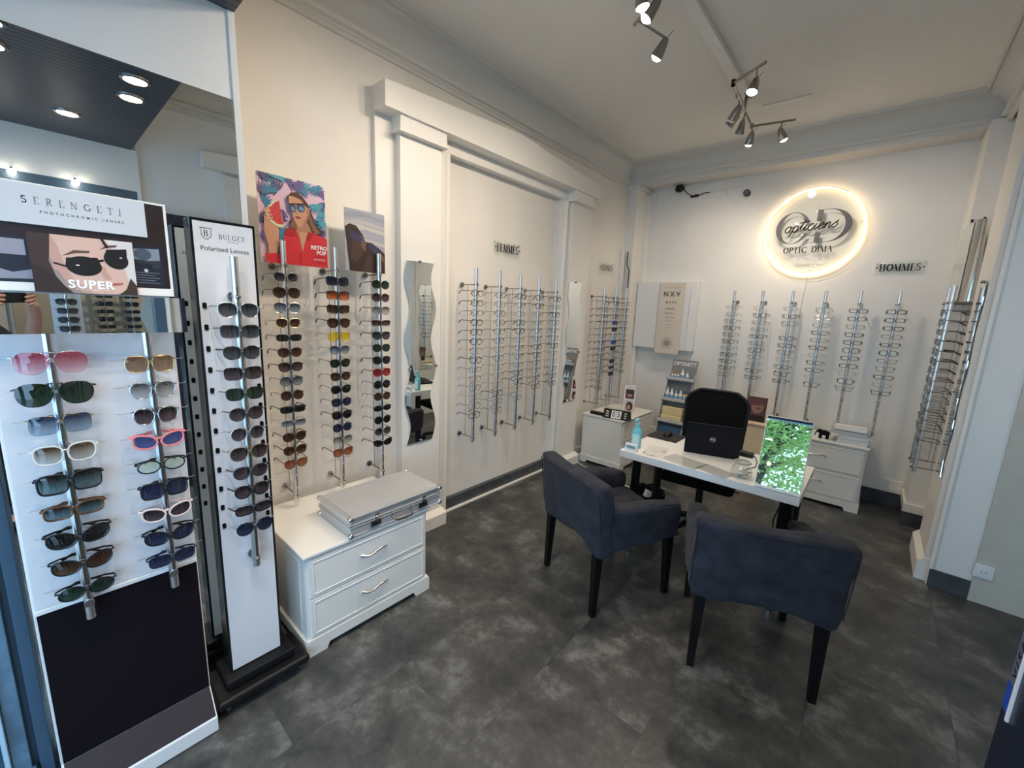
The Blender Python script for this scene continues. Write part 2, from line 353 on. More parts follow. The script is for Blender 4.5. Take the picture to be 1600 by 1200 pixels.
# flat printed pictures: coloured shapes stacked in thin layers on a board
class Art:
    def __init__(s, T, w_, h_, base, mats=None): s.T = T; s.w = w_; s.h = h_; s.b = B(); s.m = []; s.z = .0004; s.poly([(0, 0), (1, 0), (1, 1), (0, 1)], base)
    def _mi(s, c):
        nm = c if isinstance(c, str) else 'print %.2f %.2f %.2f' % tuple(c)
        m = D.materials.get(nm) or (M[c] if isinstance(c, str) else mat(nm, c, .35))
        if m not in s.m: s.m.append(m)
        return s.m.index(m)
    def poly(s, pts, c):
        mi = s._mi(c)
        for ax, lim, sg in ((0, 0, 1), (0, 1, -1), (1, 0, 1), (1, 1, -1)):   # keep the print inside the sheet
            out = []
            for i, q in enumerate(pts):
                p0 = pts[i - 1]; a_, b_ = sg * (p0[ax] - lim), sg * (q[ax] - lim)
                if (a_ < 0) != (b_ < 0): t_ = a_ / (a_ - b_); out.append((p0[0] + (q[0] - p0[0]) * t_, p0[1] + (q[1] - p0[1]) * t_))
                if b_ >= 0: out.append(q)
            pts = out
            if len(pts) < 3: return s
        s.b._add([(u * s.w, v * s.h, s.z) for u, v in pts], [list(range(len(pts)))], s.T, mi); s.z += .00006; return s
    def ell(s, cx, cy, rx, ry, c, a0=0, a1=360, rot=0, n=24):
        k = math.cos(R(rot)); q = math.sin(R(rot)); pts = []
        for i in range(n + (0 if a1 - a0 == 360 else 1)):
            a = R(a0 + (a1 - a0) * i / n); u = rx * math.cos(a); v = ry * math.sin(a)
            pts.append((cx + u * k - v * q, cy + u * q + v * k))
        return s.poly(pts, c)
    def rect(s, x0, y0, x1, y1, c): return s.poly([(x0, y0), (x1, y0), (x1, y1), (x0, y1)], c)
    def text(s, t, x, y, size, c, **k):
        mi = s._mi(c); sans(t, size, s.T @ Matrix.Translation((x * s.w, y * s.h, s.z)), s.b, depth=.00005, mi=mi, **k); s.z += .0001; return s
    def build(s, name, root, label=None):
        me = D.meshes.new(name); 
        sh = None
        T = Matrix.Identity(4); q = root; chain = []
        while q: chain.append(q); q = q.parent
        for q in reversed(chain): T = T @ Matrix.Translation(q.location) @ q.rotation_euler.to_matrix().to_4x4()
        T = T.inverted()
        for v in s.b.b.verts: v.co = T @ v.co
        s.b.b.to_mesh(me); s.b.b.free()
        for m_ in s.m: me.materials.append(m_)
        o = D.objects.new(name, me); COL.objects.link(o); o.parent = root
        if label: o['label'] = label
        return o
# ================================================================ THE SETTING
struct('floor', B().box(-2.5, .56, -1.05, 5.0, -.06, 0).box(.56, 2.6, -.2, 5.0, -.06, 0), M['floor'])
b = B(); b.box(-2.5, .63, .60, 5.0, 3.2, 3.3); struct('ceiling', b, M['ceiling'])
# left wall with the shallow recess between the pilasters
b = B()
b.box(-2.5, -2.36, .60, 1.96, 0, 3.2); b.box(-2.5, -2.36, 3.29, 4.9, 0, 3.2); b.box(-2.5, -2.40, 1.96, 3.29, 0, 3.2); b.box(-2.40, -2.36, 1.96, 3.29, 2.60, 3.2)
struct('wall_left', b, M['wall'])
b = B()
for y0, y1 in ((1.40, 1.96), (3.29, 3.80)): b.box(-2.36, -2.325, y0, y1, 0, 2.668, .003)
b.box(-2.37, -2.322, 1.80, 3.40, 2.592, 2.672, .003)
b.prism([(-2.325, 1.86), (-2.30, 1.87), (-2.30, 1.90), (-2.325, 1.93)], 'z', .1, 2.58); b.prism([(-2.325, 3.31), (-2.30, 3.325), (-2.30, 3.34), (-2.325, 3.36)], 'z', .1, 2.58)
struct('trim_1', b, M['trim'])
b = B()
for y0, y1 in ((1.53, 1.845), (3.37, 3.665)):
    b.box(-2.325, -2.27, y0, y1, 0, 2.60, .003)
    b.box(-2.325, -2.225, y0 - .03, y1 + .02, 2.575, 2.59, .002); b.box(-2.325, -2.235, y0 - .02, y1 + .01, 2.585, 2.672, .002)
    b.prism([(-2.325, 0), (-2.22, 0), (-2.22, .09), (-2.262, .115), (-2.325, .115)], 'y', y0 - .03, y1 + .03)
struct('trim_2', b, M['trim'])
b = B()   # shallow pediment over the recess
b.prism([(1.40, 2.665), (3.74, 2.665), (3.74, 2.785), (2.56, 2.875), (1.40, 2.80)], 'x', -2.36, -2.215, bev=.003)
struct('trim_3', b, M['trim'])
b = B(); b.box(-2.40, -2.362, 1.96, 3.29, .008, .10); struct('baseboard_left', b, M['skirting'])
b = B(); b.box(-2.362, -2.338, 1.94, 3.31, 0, .016, .003); b.box(-2.36, -2.335, .6, 1.4, 0, .1, .004); b.box(-2.36, -2.335, 3.8, 4.58, 0, .1, .004); struct('trim_4', b, M['trim'])
# beam over the back bay, back wall, corner pilasters
b = B(); b.box(-2.36, .49, 4.58, 4.88, 3.0, 3.2); struct('trim_5', b, M['cove'])
b = B(); b.box(-2.5, .63, 4.88, 5.0, 0, 3.2); struct('wall_back', b, M['wallcool'])
b = B(); b.box(-2.40, -2.24, 4.58, 4.87, -.01, 3.01); b.box(-2.30, -2.20, 4.80, 4.89, -.01, 2.93); b.box(-2.37, -2.22, 4.56, 4.88, 2.955, 3.0, .006); b.box(.36, .49, 4.48, 4.88, 0, 3.0, .003)
b.box(-2.235, -2.14, 4.86, 4.88, 2.86, 2.97, .003)
struct('trim_6', b, M['trim'])
b = B(); b.box(-2.2, .36, 4.862, 4.88, 0, .13); b.box(.352, .36, 4.48, 4.88, 0, .13); b.box(.352, .49, 4.472, 4.48, 0, .12); b.box(.482, .49, 4.05, 4.475, 0, .12); struct('baseboard_back', b, M['skirting'])
b = B(); b.prism([(4.88, .13), (4.855, .13), (4.855, .17), (4.868, .20), (4.868, .235), (4.88, .24)], 'x', -2.2, .345); b.box(.345, .36, 4.47, 4.86, .13, .2, .003); b.box(.345, .495, 4.462, 4.48, .12, .19, .003); struct('trim_7', b, M['trim'])
# right wall: bay wall, pilaster, jamb of the wide opening, header
b = B(); b.box(.49, .63, 4.05, 4.88, 0, 3.2); b.box(.45, .63, 3.52, 4.05, 0, 3.2); b.box(.45, .63, 1.5, 3.52, 2.58, 3.2); b.box(.45, .63, .63, 1.5, 0, 3.2); struct('wall_right', b, M['wallcool'])
b = B(); b.box(.425, .45, 3.58, 4.04, 0, 2.98, .003)
b.prism([(.45, 0), (.395, 0), (.395, .12), (.425, .15), (.45, .15)], 'y', 3.57, 4.06)
b.prism([(1.02, 2.60), (3.2, 2.60), (3.2, 2.74), (2.3, 2.80), (1.02, 2.72)], 'x', .36, .45, bev=.003)
b.box(.40, .45, 1.16, 1.5, 0, 2.58, .003)
b.prism([(.445, 3.52), (.445, 3.505), (.46, 3.502), (.468, 3.512), (.475, 3.52)], 'z', .12, 2.98)
struct('trim_8', b, M['trim'])
b = B(); b.box(.452, .627, 3.512, 3.52, 0, .115); struct('baseboard_right', b, M['skirting'])
# side room beyond the opening
b = B(); b.box(.627, 2.6, 3.50, 3.6, 0, 2.7); b.box(2.5, 2.6, -.2, 3.6, 0, 2.7); b.box(.56, .75, -.2, -.10, 0, 2.7); b.box(1.75, 2.6, -.2, -.10, 0, 2.7); b.box(.7, 2.4, -.2, -.10, 0, .35); b.box(.7, 2.4, -.2, -.10, 2.35, 2.7); struct('wall_side_room', b, M['beige'])
b = B(); b.box(.56, 2.6, -.2, 3.6, 2.7, 2.8); struct('ceiling_side_room', b, M['ceiling'])
# moulded cornice swept round the main ceiling
def cornice(name, path, prof):
    b = B(); n = len(prof); vs = []
    m = len(path)
    for i, p in enumerate(path):
        # inward normals of the adjoining runs (room is on the right-hand side of the path)
        ns = []
        for a, c in ((i - 1, i), (i, i + 1)):
            if 0 <= a and c < m: d = (Vector(path[c]) - Vector(path[a])).normalized(); ns.append(Vector((d.y, -d.x)))
        nn = ns[0] if len(ns) == 1 else (ns[0] + ns[1]) / (1 + ns[0].dot(ns[1]))
        for d_, z in prof: vs.append((p[0] + nn.x * d_, p[1] + nn.y * d_, z))
    fs = []
    for i in range(m - 1):
        for k in range(n - 1): fs.append([i * n + k, (i + 1) * n + k, (i + 1) * n + k + 1, i * n + k + 1])
    b._add(vs, fs); struct(name, b, M['cove'])
cv = [(0, 2.970), (.014, 2.970), (.014, 2.990), (.022, 2.996), (.022, 3.008), (.046, 3.012), (.050, 3.024), (.050, 3.034), (.024, 3.036), (.024, 3.046)]
cv += [(.026 + .095 * (1 - math.cos(R(a))), 3.04 + .125 * math.sin(R(a))) for a in range(10, 91, 16)] + [(.121, 3.166), (.121, 3.172), (.131, 3.174), (.133, 3.184), (.137, 3.184), (.139, 3.176), (.149, 3.178), (.152, 3.2)]
cornice('trim_9', [(-2.36, .60), (-2.36, 4.58), (.45, 4.58), (.45, .60)], [(d, z) for d, z in cv])
# ceiling conduits
b = B(); b.box(-1.01, -.945, .62, 3.5, 3.165, 3.2, .004); b.box(-.93, -.62, 3.86, 3.875, 3.19, 3.2, .002); struct('trim_10', b, M['trim'])
# front part of the shop: mirrored pier, ribbed ceiling, glazed front and side entrance
b = B(); b.box(-2.5, -1.928, -1.05, .60, 0, 2.61); b.box(-1.93, -1.921, .578, .60, 0, 2.61, .002); struct('wall_pier', b, M['wallcool'])
b = B(); b.box(-2.4, .56, -1.05, .60, 2.61, 2.64); struct('ceiling_front', b, M['slat'])
b = B(); b.box(-2.4, .56, .56, .60, 2.64, 3.2); struct('wall_drop', b, M['wall'])
b = B(); b.box(.41, .56, -1.05, .63, 2.33, 2.61); b.box(.41, .56, .61, .63, 0, 2.33); struct('wall_entrance', b, M['wallcool'])
b = B(); b.box(-2.4, .56, -1.05, -.93, 2.47, 2.64); b.box(-2.4, .56, -1.05, -.93, 0, .22); struct('wall_front', b, M['wallcool'])
w1 = B()
w1.box(-1.93, .56, -1.0, -.94, 2.40, 2.47, .004); w1.box(-1.93, .56, -1.0, -.94, .22, .28, .004)
for x in (-1.93, -.76, .41): w1.box(x, x + .06, -1.0, -.94, .28, 2.40, .004)
w1.box(.72, .77, -.18, -.12, .35, 2.35, .004); w1.box(1.72, 1.77, -.18, -.12, .35, 2.35, .004); w1.box(1.22, 1.26, -.18, -.12, .35, 2.35, .004)  # these posts frame an unseen side-room window, added for daylight
w1 = struct('window_1', w1, M['blueframe'])
g = B(); g.box(-1.88, -.75, -.975, -.969, .27, 2.41); g.box(-.71, .42, -.975, -.969, .27, 2.41); g.box(.77, 1.75, -.155, -.15, .35, 2.35); part('pane', g, M['glass'], w1)  # last pane fills the side-room window that was added for daylight
d1 = B(); d1.box(.43, .52, -.94, .62, 2.27, 2.33, .004); d1.box(.42, .53, -.36, -.17, 0, 2.27, .01); d1.box(.43, .52, .55, .61, 0, 2.27, .004); d1.box(.43, .52, -.93, -.87, 0, 2.27, .004); d1.box(.43, .52, -.87, -.36, 0, .06, .004)
d1 = struct('window_2', d1, M['blueframe'])
g = B(); g.box(.47, .476, -.87, -.36, .06, 2.27); part('pane', g, M['glass'], d1)
# blue painted steel frame profiles fixed on the pier beside the wide display stand
w3 = B(); w3.box(-1.92, -1.855, -.142, -.112, 0, 2.3, .004); w3.box(-1.92, -1.885, -.158, -.142, 0, 2.3, .002); w3 = struct('window_3', w3, M['blueframe'])
g = B(); g.box(-1.92, -1.86, -.196, -.158, .0, 2.3, .005); part('window_frame', g, M['bluelight'], w3)
g = B(); g.box(-1.92, -1.84, -.208, -.197, .0, 2.3, .002); part('window_frame', g, M['bluewhite'], w3)
g = B(); g.box(-1.92, -1.87, -.30, -.209, .0, 2.3, .005); part('window_frame', g, M['blueframe'], w3)
g = B(); g.box(-1.86, -1.83, -.20, -.15, 0, .07, .003); part('threshold', g, M['bluelight'], w3)
# light grey flat paint door leaf frame at the lower right: open entrance door
door = B(); X0, Y0 = .350, 1.425
door.box(X0, X0 + .04, .68, Y0, 0, .10, .003); door.box(X0, X0 + .04, .68, Y0, 2.1, 2.2, .003); door.box(X0, X0 + .04, Y0 - .22, Y0, .10, 2.1, .003); door.box(X0, X0 + .04, .68, .75, .10, 2.1, .003)
door = struct('door_1', door, M['blueblack'])
g = B(); g.box(X0 + .017, X0 + .023, .75, Y0 - .22, .10, 2.1); part('pane', g, M['glass'], door)
g = B(); g.box(X0 - .006, X0, Y0 - .066, Y0 - .058, .722, 2.0, .001); part('edge_strip', g, M['white'], door)
M['blue'] = mat('blue sticker', (.01, .07, .42), .4); M['greyblue'] = mat('grey sticker', (.10, .12, .18), .5)
g = B(); g.box(X0 - .0008, X0, Y0 - .056, Y0 - .002, .722, .792); st = part('sticker', g, M['blue'], door)
g = B(); g.box(X0 - .0008, X0, Y0 - .056, Y0 - .002, .793, 1.05); st = part('sticker', g, M['greyblue'], door)
g = B(); sans('VISA', .036, frame((X0 - .0012, Y0 - .03, .86), (0, 0, 1), (0, 1, 0)), g, depth=.0003, bold=.0006, spacing=1.5); part('lettering', g, M['ink'], st)
# wall socket
so = thing('wall_socket', 'white electric wall socket low on the beige wall', 'socket', (.66, 3.5, .20))
b = B(); b.box(.62, .70, 3.488, 3.5, .163, .243, .004); part('cover_plate', b, M['white'], so, world=True)
b = B(); b.lathe([(.0, .0), (.021, .0), (.024, -.004), (.024, .002), (.0, .002)], 20, (.66, 3.487, .203), axis='y'); part('insert', b, M['white'], so, world=True)
b = B(); [b.lathe([(0, 0), (.003, 0), (.003, .002), (0, .002)], 8, (.66 + dx, 3.4865, .203), axis='y') for dx in (-.009, .009)]; part('pin_hole', b, M['ink'], so, world=True)

# tall wall mirror on the pier
b = B(); b.box(-1.926, -1.92, -.92, .575, .001, 2.314); solo('wall_mirror', b, M['mirror'], 'tall wall mirror behind the sunglasses display stands', 'mirror', smooth=False)
# recessed lamps in the ribbed ceiling (seen in the mirror)
for i, (x, y, lb) in enumerate([(-.967, .45, 'upper of the right pair'), (-.70, .467, 'lower of the right pair'), (-.125, .26, 'single one lower down'), (-1.1, .0, 'upper at left edge'), (-.848, .0, 'lower at left edge')]):
    t = thing('recessed_lamp', 'lit lamp in the dark ceiling seen in the tall mirror, ' + lb, 'lamp', (x, y, 2.61), 0, 'recessed lamps in the ribbed ceiling')
    b = B(); b.lathe([(.052, -.012), (.058, -.008), (.060, 0), (.045, 0), (.045, -.010), (.052, -.012)], 24, (x, y, 2.61), cap=False); part('lamp_ring', b, M['nickel'], t, world=True)
    b = B(); b.lathe([(0, -.010), (.044, -.008), (.046, -.001), (0, -.001)], 24, (x, y, 2.61)); part('bulb', b, M['ledhot'], t, world=True)
    spot('recessed_light', (x, y, 2.59), (x, y, 0), 16, (1, .88, .74), 120, .8, .04)
for i, y in enumerate((.012, .29)):  # glowing balls at the bright spots along the transom
    t = thing('beam_glow', 'small glowing ball on the transom seen in the tall mirror, ' + ('far left' if i == 0 else 'right'), 'lamp', (.41, y, 2.31))
    b = B(); b.tube([(.41, y, 2.335), (.37, y, 2.335), (.37, y, 2.32)], .006, 6); part('bracket', b, M['nickel'], t, world=True)
    b = B(); b.sphere((.37, y, 2.31), .02); part('bulb', b, M['ledhot'], t, world=True)
    
# outside, seen in the table mirror: pavement and trees
struct('ground', B().box(-14, 14, -16, -1.05, -.2, -.02).box(.57, 14, -1.05, -.21, -.2, -.02), mat('pavement', (.42, .42, .41), .8, nscale=1, namt=.1))
M['leaf'] = mat('green leaf', (.12, .15, .04), .6, nscale=3, namt=.5, trans=0)  # the leaf's own green, tone varies at random
_m = M['leaf'].node_tree; _p = _m.nodes['Principled BSDF']; _tl = _m.nodes.new('ShaderNodeBsdfTranslucent'); _tl.inputs[0].default_value = (.36, .50, .15, 1); _mx = _m.nodes.new('ShaderNodeMixShader'); _mx.inputs[0].default_value = .6
_m.links.new(_p.outputs[0], _mx.inputs[1]); _m.links.new(_tl.outputs[0], _mx.inputs[2]); _m.links.new(_mx.outputs[0], _m.nodes['Material Output'].inputs[0])
M['bark'] = mat('bark', (.03, .024, .02), .9, nscale=6, namt=.4)
for (tx, ty, lab, n, rad) in ((-.9, -5.4, 'leafy green street tree outside, its crown filling the table mirror', 17000, 2.3), (3.2, -7.5, 'leafy street tree outside beyond the entrance', 2500, 2.0)):
    t = thing('street_tree', lab, 'tree', (tx, ty, -.02))
    b = B(); b.tube([(tx, ty, -.02), (tx + .05, ty, 1.6), (tx - .1, ty + .1, 2.6), (tx + .25, ty + .5, 3.7), (tx + .9, ty + .7, 4.6)], [.16, .13, .11, .08, .03], 10)
    rr = random.Random(3)
    for k in range(16):
        a = rr.uniform(0, 2 * PI); z = rr.uniform(2.2, 3.8); L = rr.uniform(.9, 1.8)
        b.tube([(tx, ty + .15, z), (tx + L * .5 * math.cos(a), ty + .15 + L * .5 * math.sin(a), z + .35), (tx + L * math.cos(a), ty + L * math.sin(a), z + .5)], [.03, .018, .006], 6)
    part('trunk', b, M['bark'], t, world=True)
    b = B()
    for k in range(n):
        a = rr.uniform(0, 2 * PI); q = rr.uniform(-1, 1); rd = rad * rr.random() ** .45; hh = math.sqrt(1 - q * q)
        c = Vector((tx + rd * hh * math.cos(a), ty + rd * hh * math.sin(a), 3.9 + rd * q * .85)); s_ = rr.uniform(.045, .085)
        u = Vector((rr.gauss(0, 1), rr.gauss(0, 1), rr.gauss(0, .5))).normalized(); v = u.orthogonal().normalized(); v.rotate(Quaternion(u, rr.uniform(0, 6)))
        b._add([c - u * s_, c + v * s_ * .35, c + u * s_, c - v * s_ * .35], [[0, 1, 2, 3]])
    o = part('foliage', b, M['leaf'], t, world=True, smooth=False, clean=False)
# ================================================================ EYEWEAR
ORD = ['top', 'second', 'third', 'fourth', 'fifth', 'sixth', 'seventh', 'eighth', 'ninth', 'tenth', 'eleventh', 'twelfth', 'thirteenth', 'fourteenth', 'fifteenth']
def rowname(i): return 'topmost' if i == 0 else ORD[i] + ' from top'
# half width, half height, squareness, lower outward sag, outer lift, bottom narrowing
SHAPES = dict(round=(.0245, .0235, 2.05, 0, 0, 0), panto=(.0255, .0225, 2.4, 0, .001, .12), aviator=(.0285, .0250, 2.4, .004, 0, .16), rect=(.0270, .0160, 3.6, 0, .001, .05),
              square=(.0275, .0225, 3.8, 0, .001, .05), cat=(.0285, .0185, 2.5, 0, .006, .12), oval=(.0265, .0170, 2.1, 0, 0, 0), hexa=(.0275, .0225, 2.9, 0, .001, .10), shield=(.0320, .0260, 2.7, .003, 0, .22), slim=(.0265, .0130, 3.0, 0, .001, .08))
def yc(x): return 1.25 * x * x
def outline(kind, n=26, k=1.):
    a, bb, e, sag, lift, nar = SHAPES[kind]; pts = []
    for i in range(n):
        t = 2 * PI * i / n; c, s = math.cos(t), math.sin(t)
        x = a * k * abs(c) ** (2 / e) * (1 if c > 0 else -1); z = bb * k * abs(s) ** (2 / e) * (1 if s > 0 else -1)
        v = z / bb
        if v < 0: x *= 1 + nar * v; x += sag * -v * .35
        z += lift * (x / a) * (1 if v > 0 else .35)
        pts.append((x + .0045 + a, z))
    return pts
MC = {}
def gmesh(kind, rim, temple):
    key = (kind, rim, temple)
    if key in MC: return MC[key]
    a, bb, e, sag, lift, nar = SHAPES[kind]; hw = 2 * a + .0045 + .005
    rr = {'thin': .0014, 'mid': .0022, 'thick': .0029, 'none': .0005}[rim]
    f = B()
    for sg in (-1, 1):
        f.tube([(sg * x, yc(x), z) for x, z in outline(kind)], rr, 6, closed=True, up=(0, 1, 0), flat=.8)
        f.tube([(sg * (2 * a + .003), yc(2 * a), bb * .55 + lift), (sg * hw, yc(hw), bb * .55 + lift), (sg * hw, yc(hw) + .007, bb * .55 + lift)], max(rr, .0014), 6)
        f.tube([(sg * .006, .003, -.001), (sg * .0075, .009, -.004)], .0009, 5)
    zb = bb * .30
    f.tube([(-.0072, 0, zb - .002), (-.004, -.001, zb + .002), (0, -.001, zb + .0032), (.004, -.001, zb + .002), (.0072, 0, zb - .002)], max(rr * .9, .0012), 6)
    if kind in ('aviator', 'shield'): f.tube([(-.014, 0, bb * .93), (.014, 0, bb * .93)], .0011, 6)
    fm = f.mesh('frame', M['black'])
    ls = []
    for sg in (-1, 1):
        l = B(); o = outline(kind); n = len(o)
        cx = sum(p[0] for p in o) / n; cz = sum(p[1] for p in o) / n; vs = []
        for q in (1., .6):
            for x, z in o: X = cx + (x - cx) * q; vs.append((sg * X, yc(X) - .0004 - (.0012 if q < 1 else 0), cz + (z - cz) * q))
        vs.append((sg * cx, yc(cx) - .0018, cz)); fs = [[i, (i + 1) % n, (i + 1) % n + n, i + n] for i in range(n)] + [[i + n, (i + 1) % n + n, 2 * n] for i in range(n)]
        l._add(vs, fs); ls.append(l.mesh('lens', M['black']))
    ts = []
    zt = bb * .55 + lift; y0 = yc(hw) + .007
    for sg in (-1, 1):
        t = B(); r_ = {'thin': .0016, 'mid': .0025, 'thick': .0027, 'none': .0009}[rim]
        if temple == 'open': p = [(sg * hw, y0, zt), (sg * (hw + .001), y0 + .045, zt), (sg * (hw + .001), y0 + .092, zt - .001), (sg * hw, y0 + .108, zt - .008), (sg * (hw - .002), y0 + .125, zt - .026)]; q = [r_, r_ * .9, r_, r_ * 1.5, r_ * 1.2]
        elif temple == 'short': p = [(sg * hw, y0, zt), (sg * (hw + .004), y0 + .02, zt), (sg * (hw + .006), y0 + .036, zt)]; q = [r_ * 1.1, r_, r_]
        else: p = [(sg * hw, y0, zt), (sg * (hw - .001), y0 + .010 + (sg > 0) * .006, zt), (sg * (hw - .02), y0 + .018 + (sg > 0) * .006, zt + .002), (-sg * .02, y0 + .014 + (sg > 0) * .006, zt + .006), (-sg * .040, y0 + .014 + (sg > 0) * .006, zt - .004)]; q = [r_, r_, r_, r_ * 1.2, r_ * 1.4]
        t.tube(p, q, 6, up=(0, 0, 1)); ts.append(t.mesh('temple', M['black']))
    MC[key] = (fm, ls, ts); return MC[key]
def child(name, me, m, root):
    o = D.objects.new(name, me); COL.objects.link(o); o.parent = root
    o.material_slots[0].link = 'OBJECT'; o.material_slots[0].material = m
    return o
def glasses(loc, rz, kind, rim, fm, lm, tm, label, cat='sunglasses', group=None, temple='open', tilt=0.):
    t = thing('sunglasses' if cat == 'sunglasses' else 'eyeglasses', label, cat, loc, rz, group); t.rotation_euler = (tilt, 0, rz)
    f, ls, ts = gmesh(kind, rim, temple)
    child('frame', f, fm, t)
    for l in ls: child('lens', l, lm, t)
    for l in ts: child('temple', l, tm, t)
    return t
FM = dict(black=mat('black acetate', (.008, .008, .009), .22), gold=mat('gold metal', (.55, .40, .18), .25, 1.), silver=mat('silver metal', (.6, .6, .6), .22, 1.), tort=mat('tortoise acetate', (.10, .045, .018), .25, nscale=90, namt=.9),
          grey=mat('grey translucent acetate', (.22, .21, .20), .25), red=mat('red acetate', (.35, .02, .025), .25), pink=mat('pink acetate', (.75, .22, .22), .2), nude=mat('pale pink acetate', (.72, .58, .55), .2),
          brown=mat('brown acetate', (.06, .025, .014), .25), gun=mat('gunmetal', (.10, .10, .11), .3, 1.), navy=mat('navy acetate', (.01, .014, .04), .25), clear=mat('clear acetate', (.62, .62, .60), .15), blue=mat('blue acetate', (.02, .07, .35), .25), wine=mat('burgundy acetate', (.10, .012, .02), .25))
LM = dict(black=lensmat('black lens', (.012, .012, .014), (.02, .02, .022), .3), grey=lensmat('grey gradient lens', (.018, .021, .028), (.12, .125, .14), .15), brown=lensmat('brown lens', (.035, .014, .008), (.12, .06, .035), .2), green=lensmat('dark green lens', (.012, .028, .018), (.03, .06, .04), .25),
          pink=lensmat('pink gradient lens', (.55, .10, .16), (.85, .55, .60), .18), yellow=lensmat('yellow lens', (.85, .62, .03), (.9, .75, .12), .2), blue=lensmat('blue gradient lens', (.05, .08, .14), (.42, .52, .62), .15), navy=lensmat('navy lens', (.012, .018, .05), (.04, .05, .10), .3),
          plum=lensmat('plum gradient lens', (.02, .012, .018), (.14, .10, .11), .15), red=lensmat('red lens', (.20, .01, .012), (.45, .05, .05), .2), orange=lensmat('mirrored orange lens', (.10, .008, .004), (.75, .16, .02), .5, .15), amber=lensmat('amber lens', (.30, .07, .02), (.42, .14, .06), .25),
          smoke=lensmat('pale smoke gradient lens', (.16, .16, .16), (.62, .62, .60), .12), sand=lensmat('brown gold gradient lens', (.16, .10, .05), (.70, .66, .60), .15), mint=lensmat('pale green lens', (.62, .72, .58), (.70, .78, .66), .2), bluey=lensmat('blue violet lens', (.05, .07, .22), (.10, .13, .30), .35), teal=lensmat('dark teal gradient lens', (.012, .022, .026), (.16, .24, .26), .2), tan=lensmat('light brown lens', (.22, .13, .08), (.32, .21, .15), .3),
          clear=lensmat('clear lens', (.94, .96, .96), (.94, .96, .96), 0., .05))

# ---------------------------------------------------------------- display poles
RK = {}
def rackmesh(key, make, m):
    if key not in RK: b = B(); make(b); RK[key] = b.mesh(key[0], m)
    return RK[key]
def display_pole(x, y, rz, z0, z1, pins, label, group, stand=.155, rear=True, zb=(.575, 1.757)):
    t = thing('display_pole', label, 'display rack', (x, y, z0), rz, group); H_ = z1 - z0
    def add(name, key, make, m, loc=(0, 0, 0)):
        o = D.objects.new(name, rackmesh((name,) + key, make, m)); COL.objects.link(o); o.parent = t; o.location = loc
    add('pole', (H_,), lambda b: b.tube([(0, 0, 0), (0, 0, H_)], .0135, 14), M['steel'])
    add('locking_strip', (H_,), lambda b: b.box(-.003, .003, -.0155, -.012, .02, H_ - .10, .0008), M['nickel'])
    if rear: add('rear_rod', (H_,), lambda b: b.tube([(0, .085, .035), (0, .085, H_ - .115)], .0018, 6), M['nickel'])
    for z in zb:
        def mk(b):
            b.tube([(0, 0, 0), (0, stand - .004, 0)], .0045, 8)
            b.lathe([(0, 0), (.017, 0), (.017, -.006), (.012, -.010), (0, -.010)], 16, (0, stand, 0), axis='y') if False else b.tube([(0, stand - .010, 0), (0, stand, 0)], .017, 16)
            b.sphere((0, -.016, 0), .009, 10); b.tube([(0, -.005, 0), (0, .005, 0)], .014, 12)
        add('wall_bracket', (stand,), mk, M['nickel'], (0, 0, z - z0))
    for z in pins:
        yy = .062 if rear else .02
        def mk(b):
            b.tube([(-.082, yy - .006, .004), (-.080, yy, 0), (.080, yy, 0), (.082, yy - .006, .004)], .0011, 5)
            b.tube([(0, yy, 0), (0, 0, 0)], .0012, 5); b.box(-.004, .004, -.018, -.012, -.006, .004, .001)
        add('prong', (rear,), mk, M['steel'], (0, 0, z - z0 + .004))
    return t
# left wall: three poles of sunglasses over the drawer chest
S = lambda *a: a
L1 = [S('panto', 'thick', 'grey', 'grey', 'grey translucent'), S('aviator', 'thin', 'brown', 'brown', 'brown aviator'), S('aviator', 'thin', 'silver', 'blue', 'blue-grey metal'), S('panto', 'thin', 'gold', 'brown', 'brown thin-rimmed'), S('rect', 'thin', 'black', 'black', 'small black'),
      S('panto', 'mid', 'tort', 'brown', 'tortoiseshell'), S('panto', 'mid', 'black', 'plum', 'black and dark red'), S('round', 'thin', 'gun', 'blue', 'blue-grey round'), S('round', 'thin', 'brown', 'brown', 'round brown'), S('rect', 'thick', 'black', 'black', 'thick black rectangular'), S('rect', 'thin', 'silver', 'blue', 'pale blue slim'),
      S('panto', 'mid', 'brown', 'brown', 'dark brown'), S('panto', 'mid', 'tort', 'brown', 'brown tortoise'), S('panto', 'mid', 'tort', 'amber', 'orange-brown')]
L2 = [S('square', 'mid', 'black', 'navy', 'square dark blue'), S('square', 'mid', 'black', 'orange', 'orange mirrored'), S('square', 'thick', 'black', 'brown', 'black browline'), S('aviator', 'mid', 'brown', 'brown', 'dark brown double-bridge'), S('aviator', 'thin', 'gold', 'yellow', 'yellow-lensed'), S('panto', 'none', 'gun', 'blue', 'blue-grey rimless'),
      S('panto', 'thin', 'black', 'green', 'dark green'), S('panto', 'thin', 'brown', 'brown', 'brown'), S('panto', 'thin', 'black', 'black', 'black'), S('panto', 'thin', 'navy', 'navy', 'navy'), S('panto', 'mid', 'black', 'black', 'black acetate'), S('round', 'thin', 'navy', 'navy', 'round navy'), S('panto', 'none', 'silver', 'smoke', 'pale grey gradient'), S('panto', 'mid', 'tort', 'amber', 'tortoise and orange')]
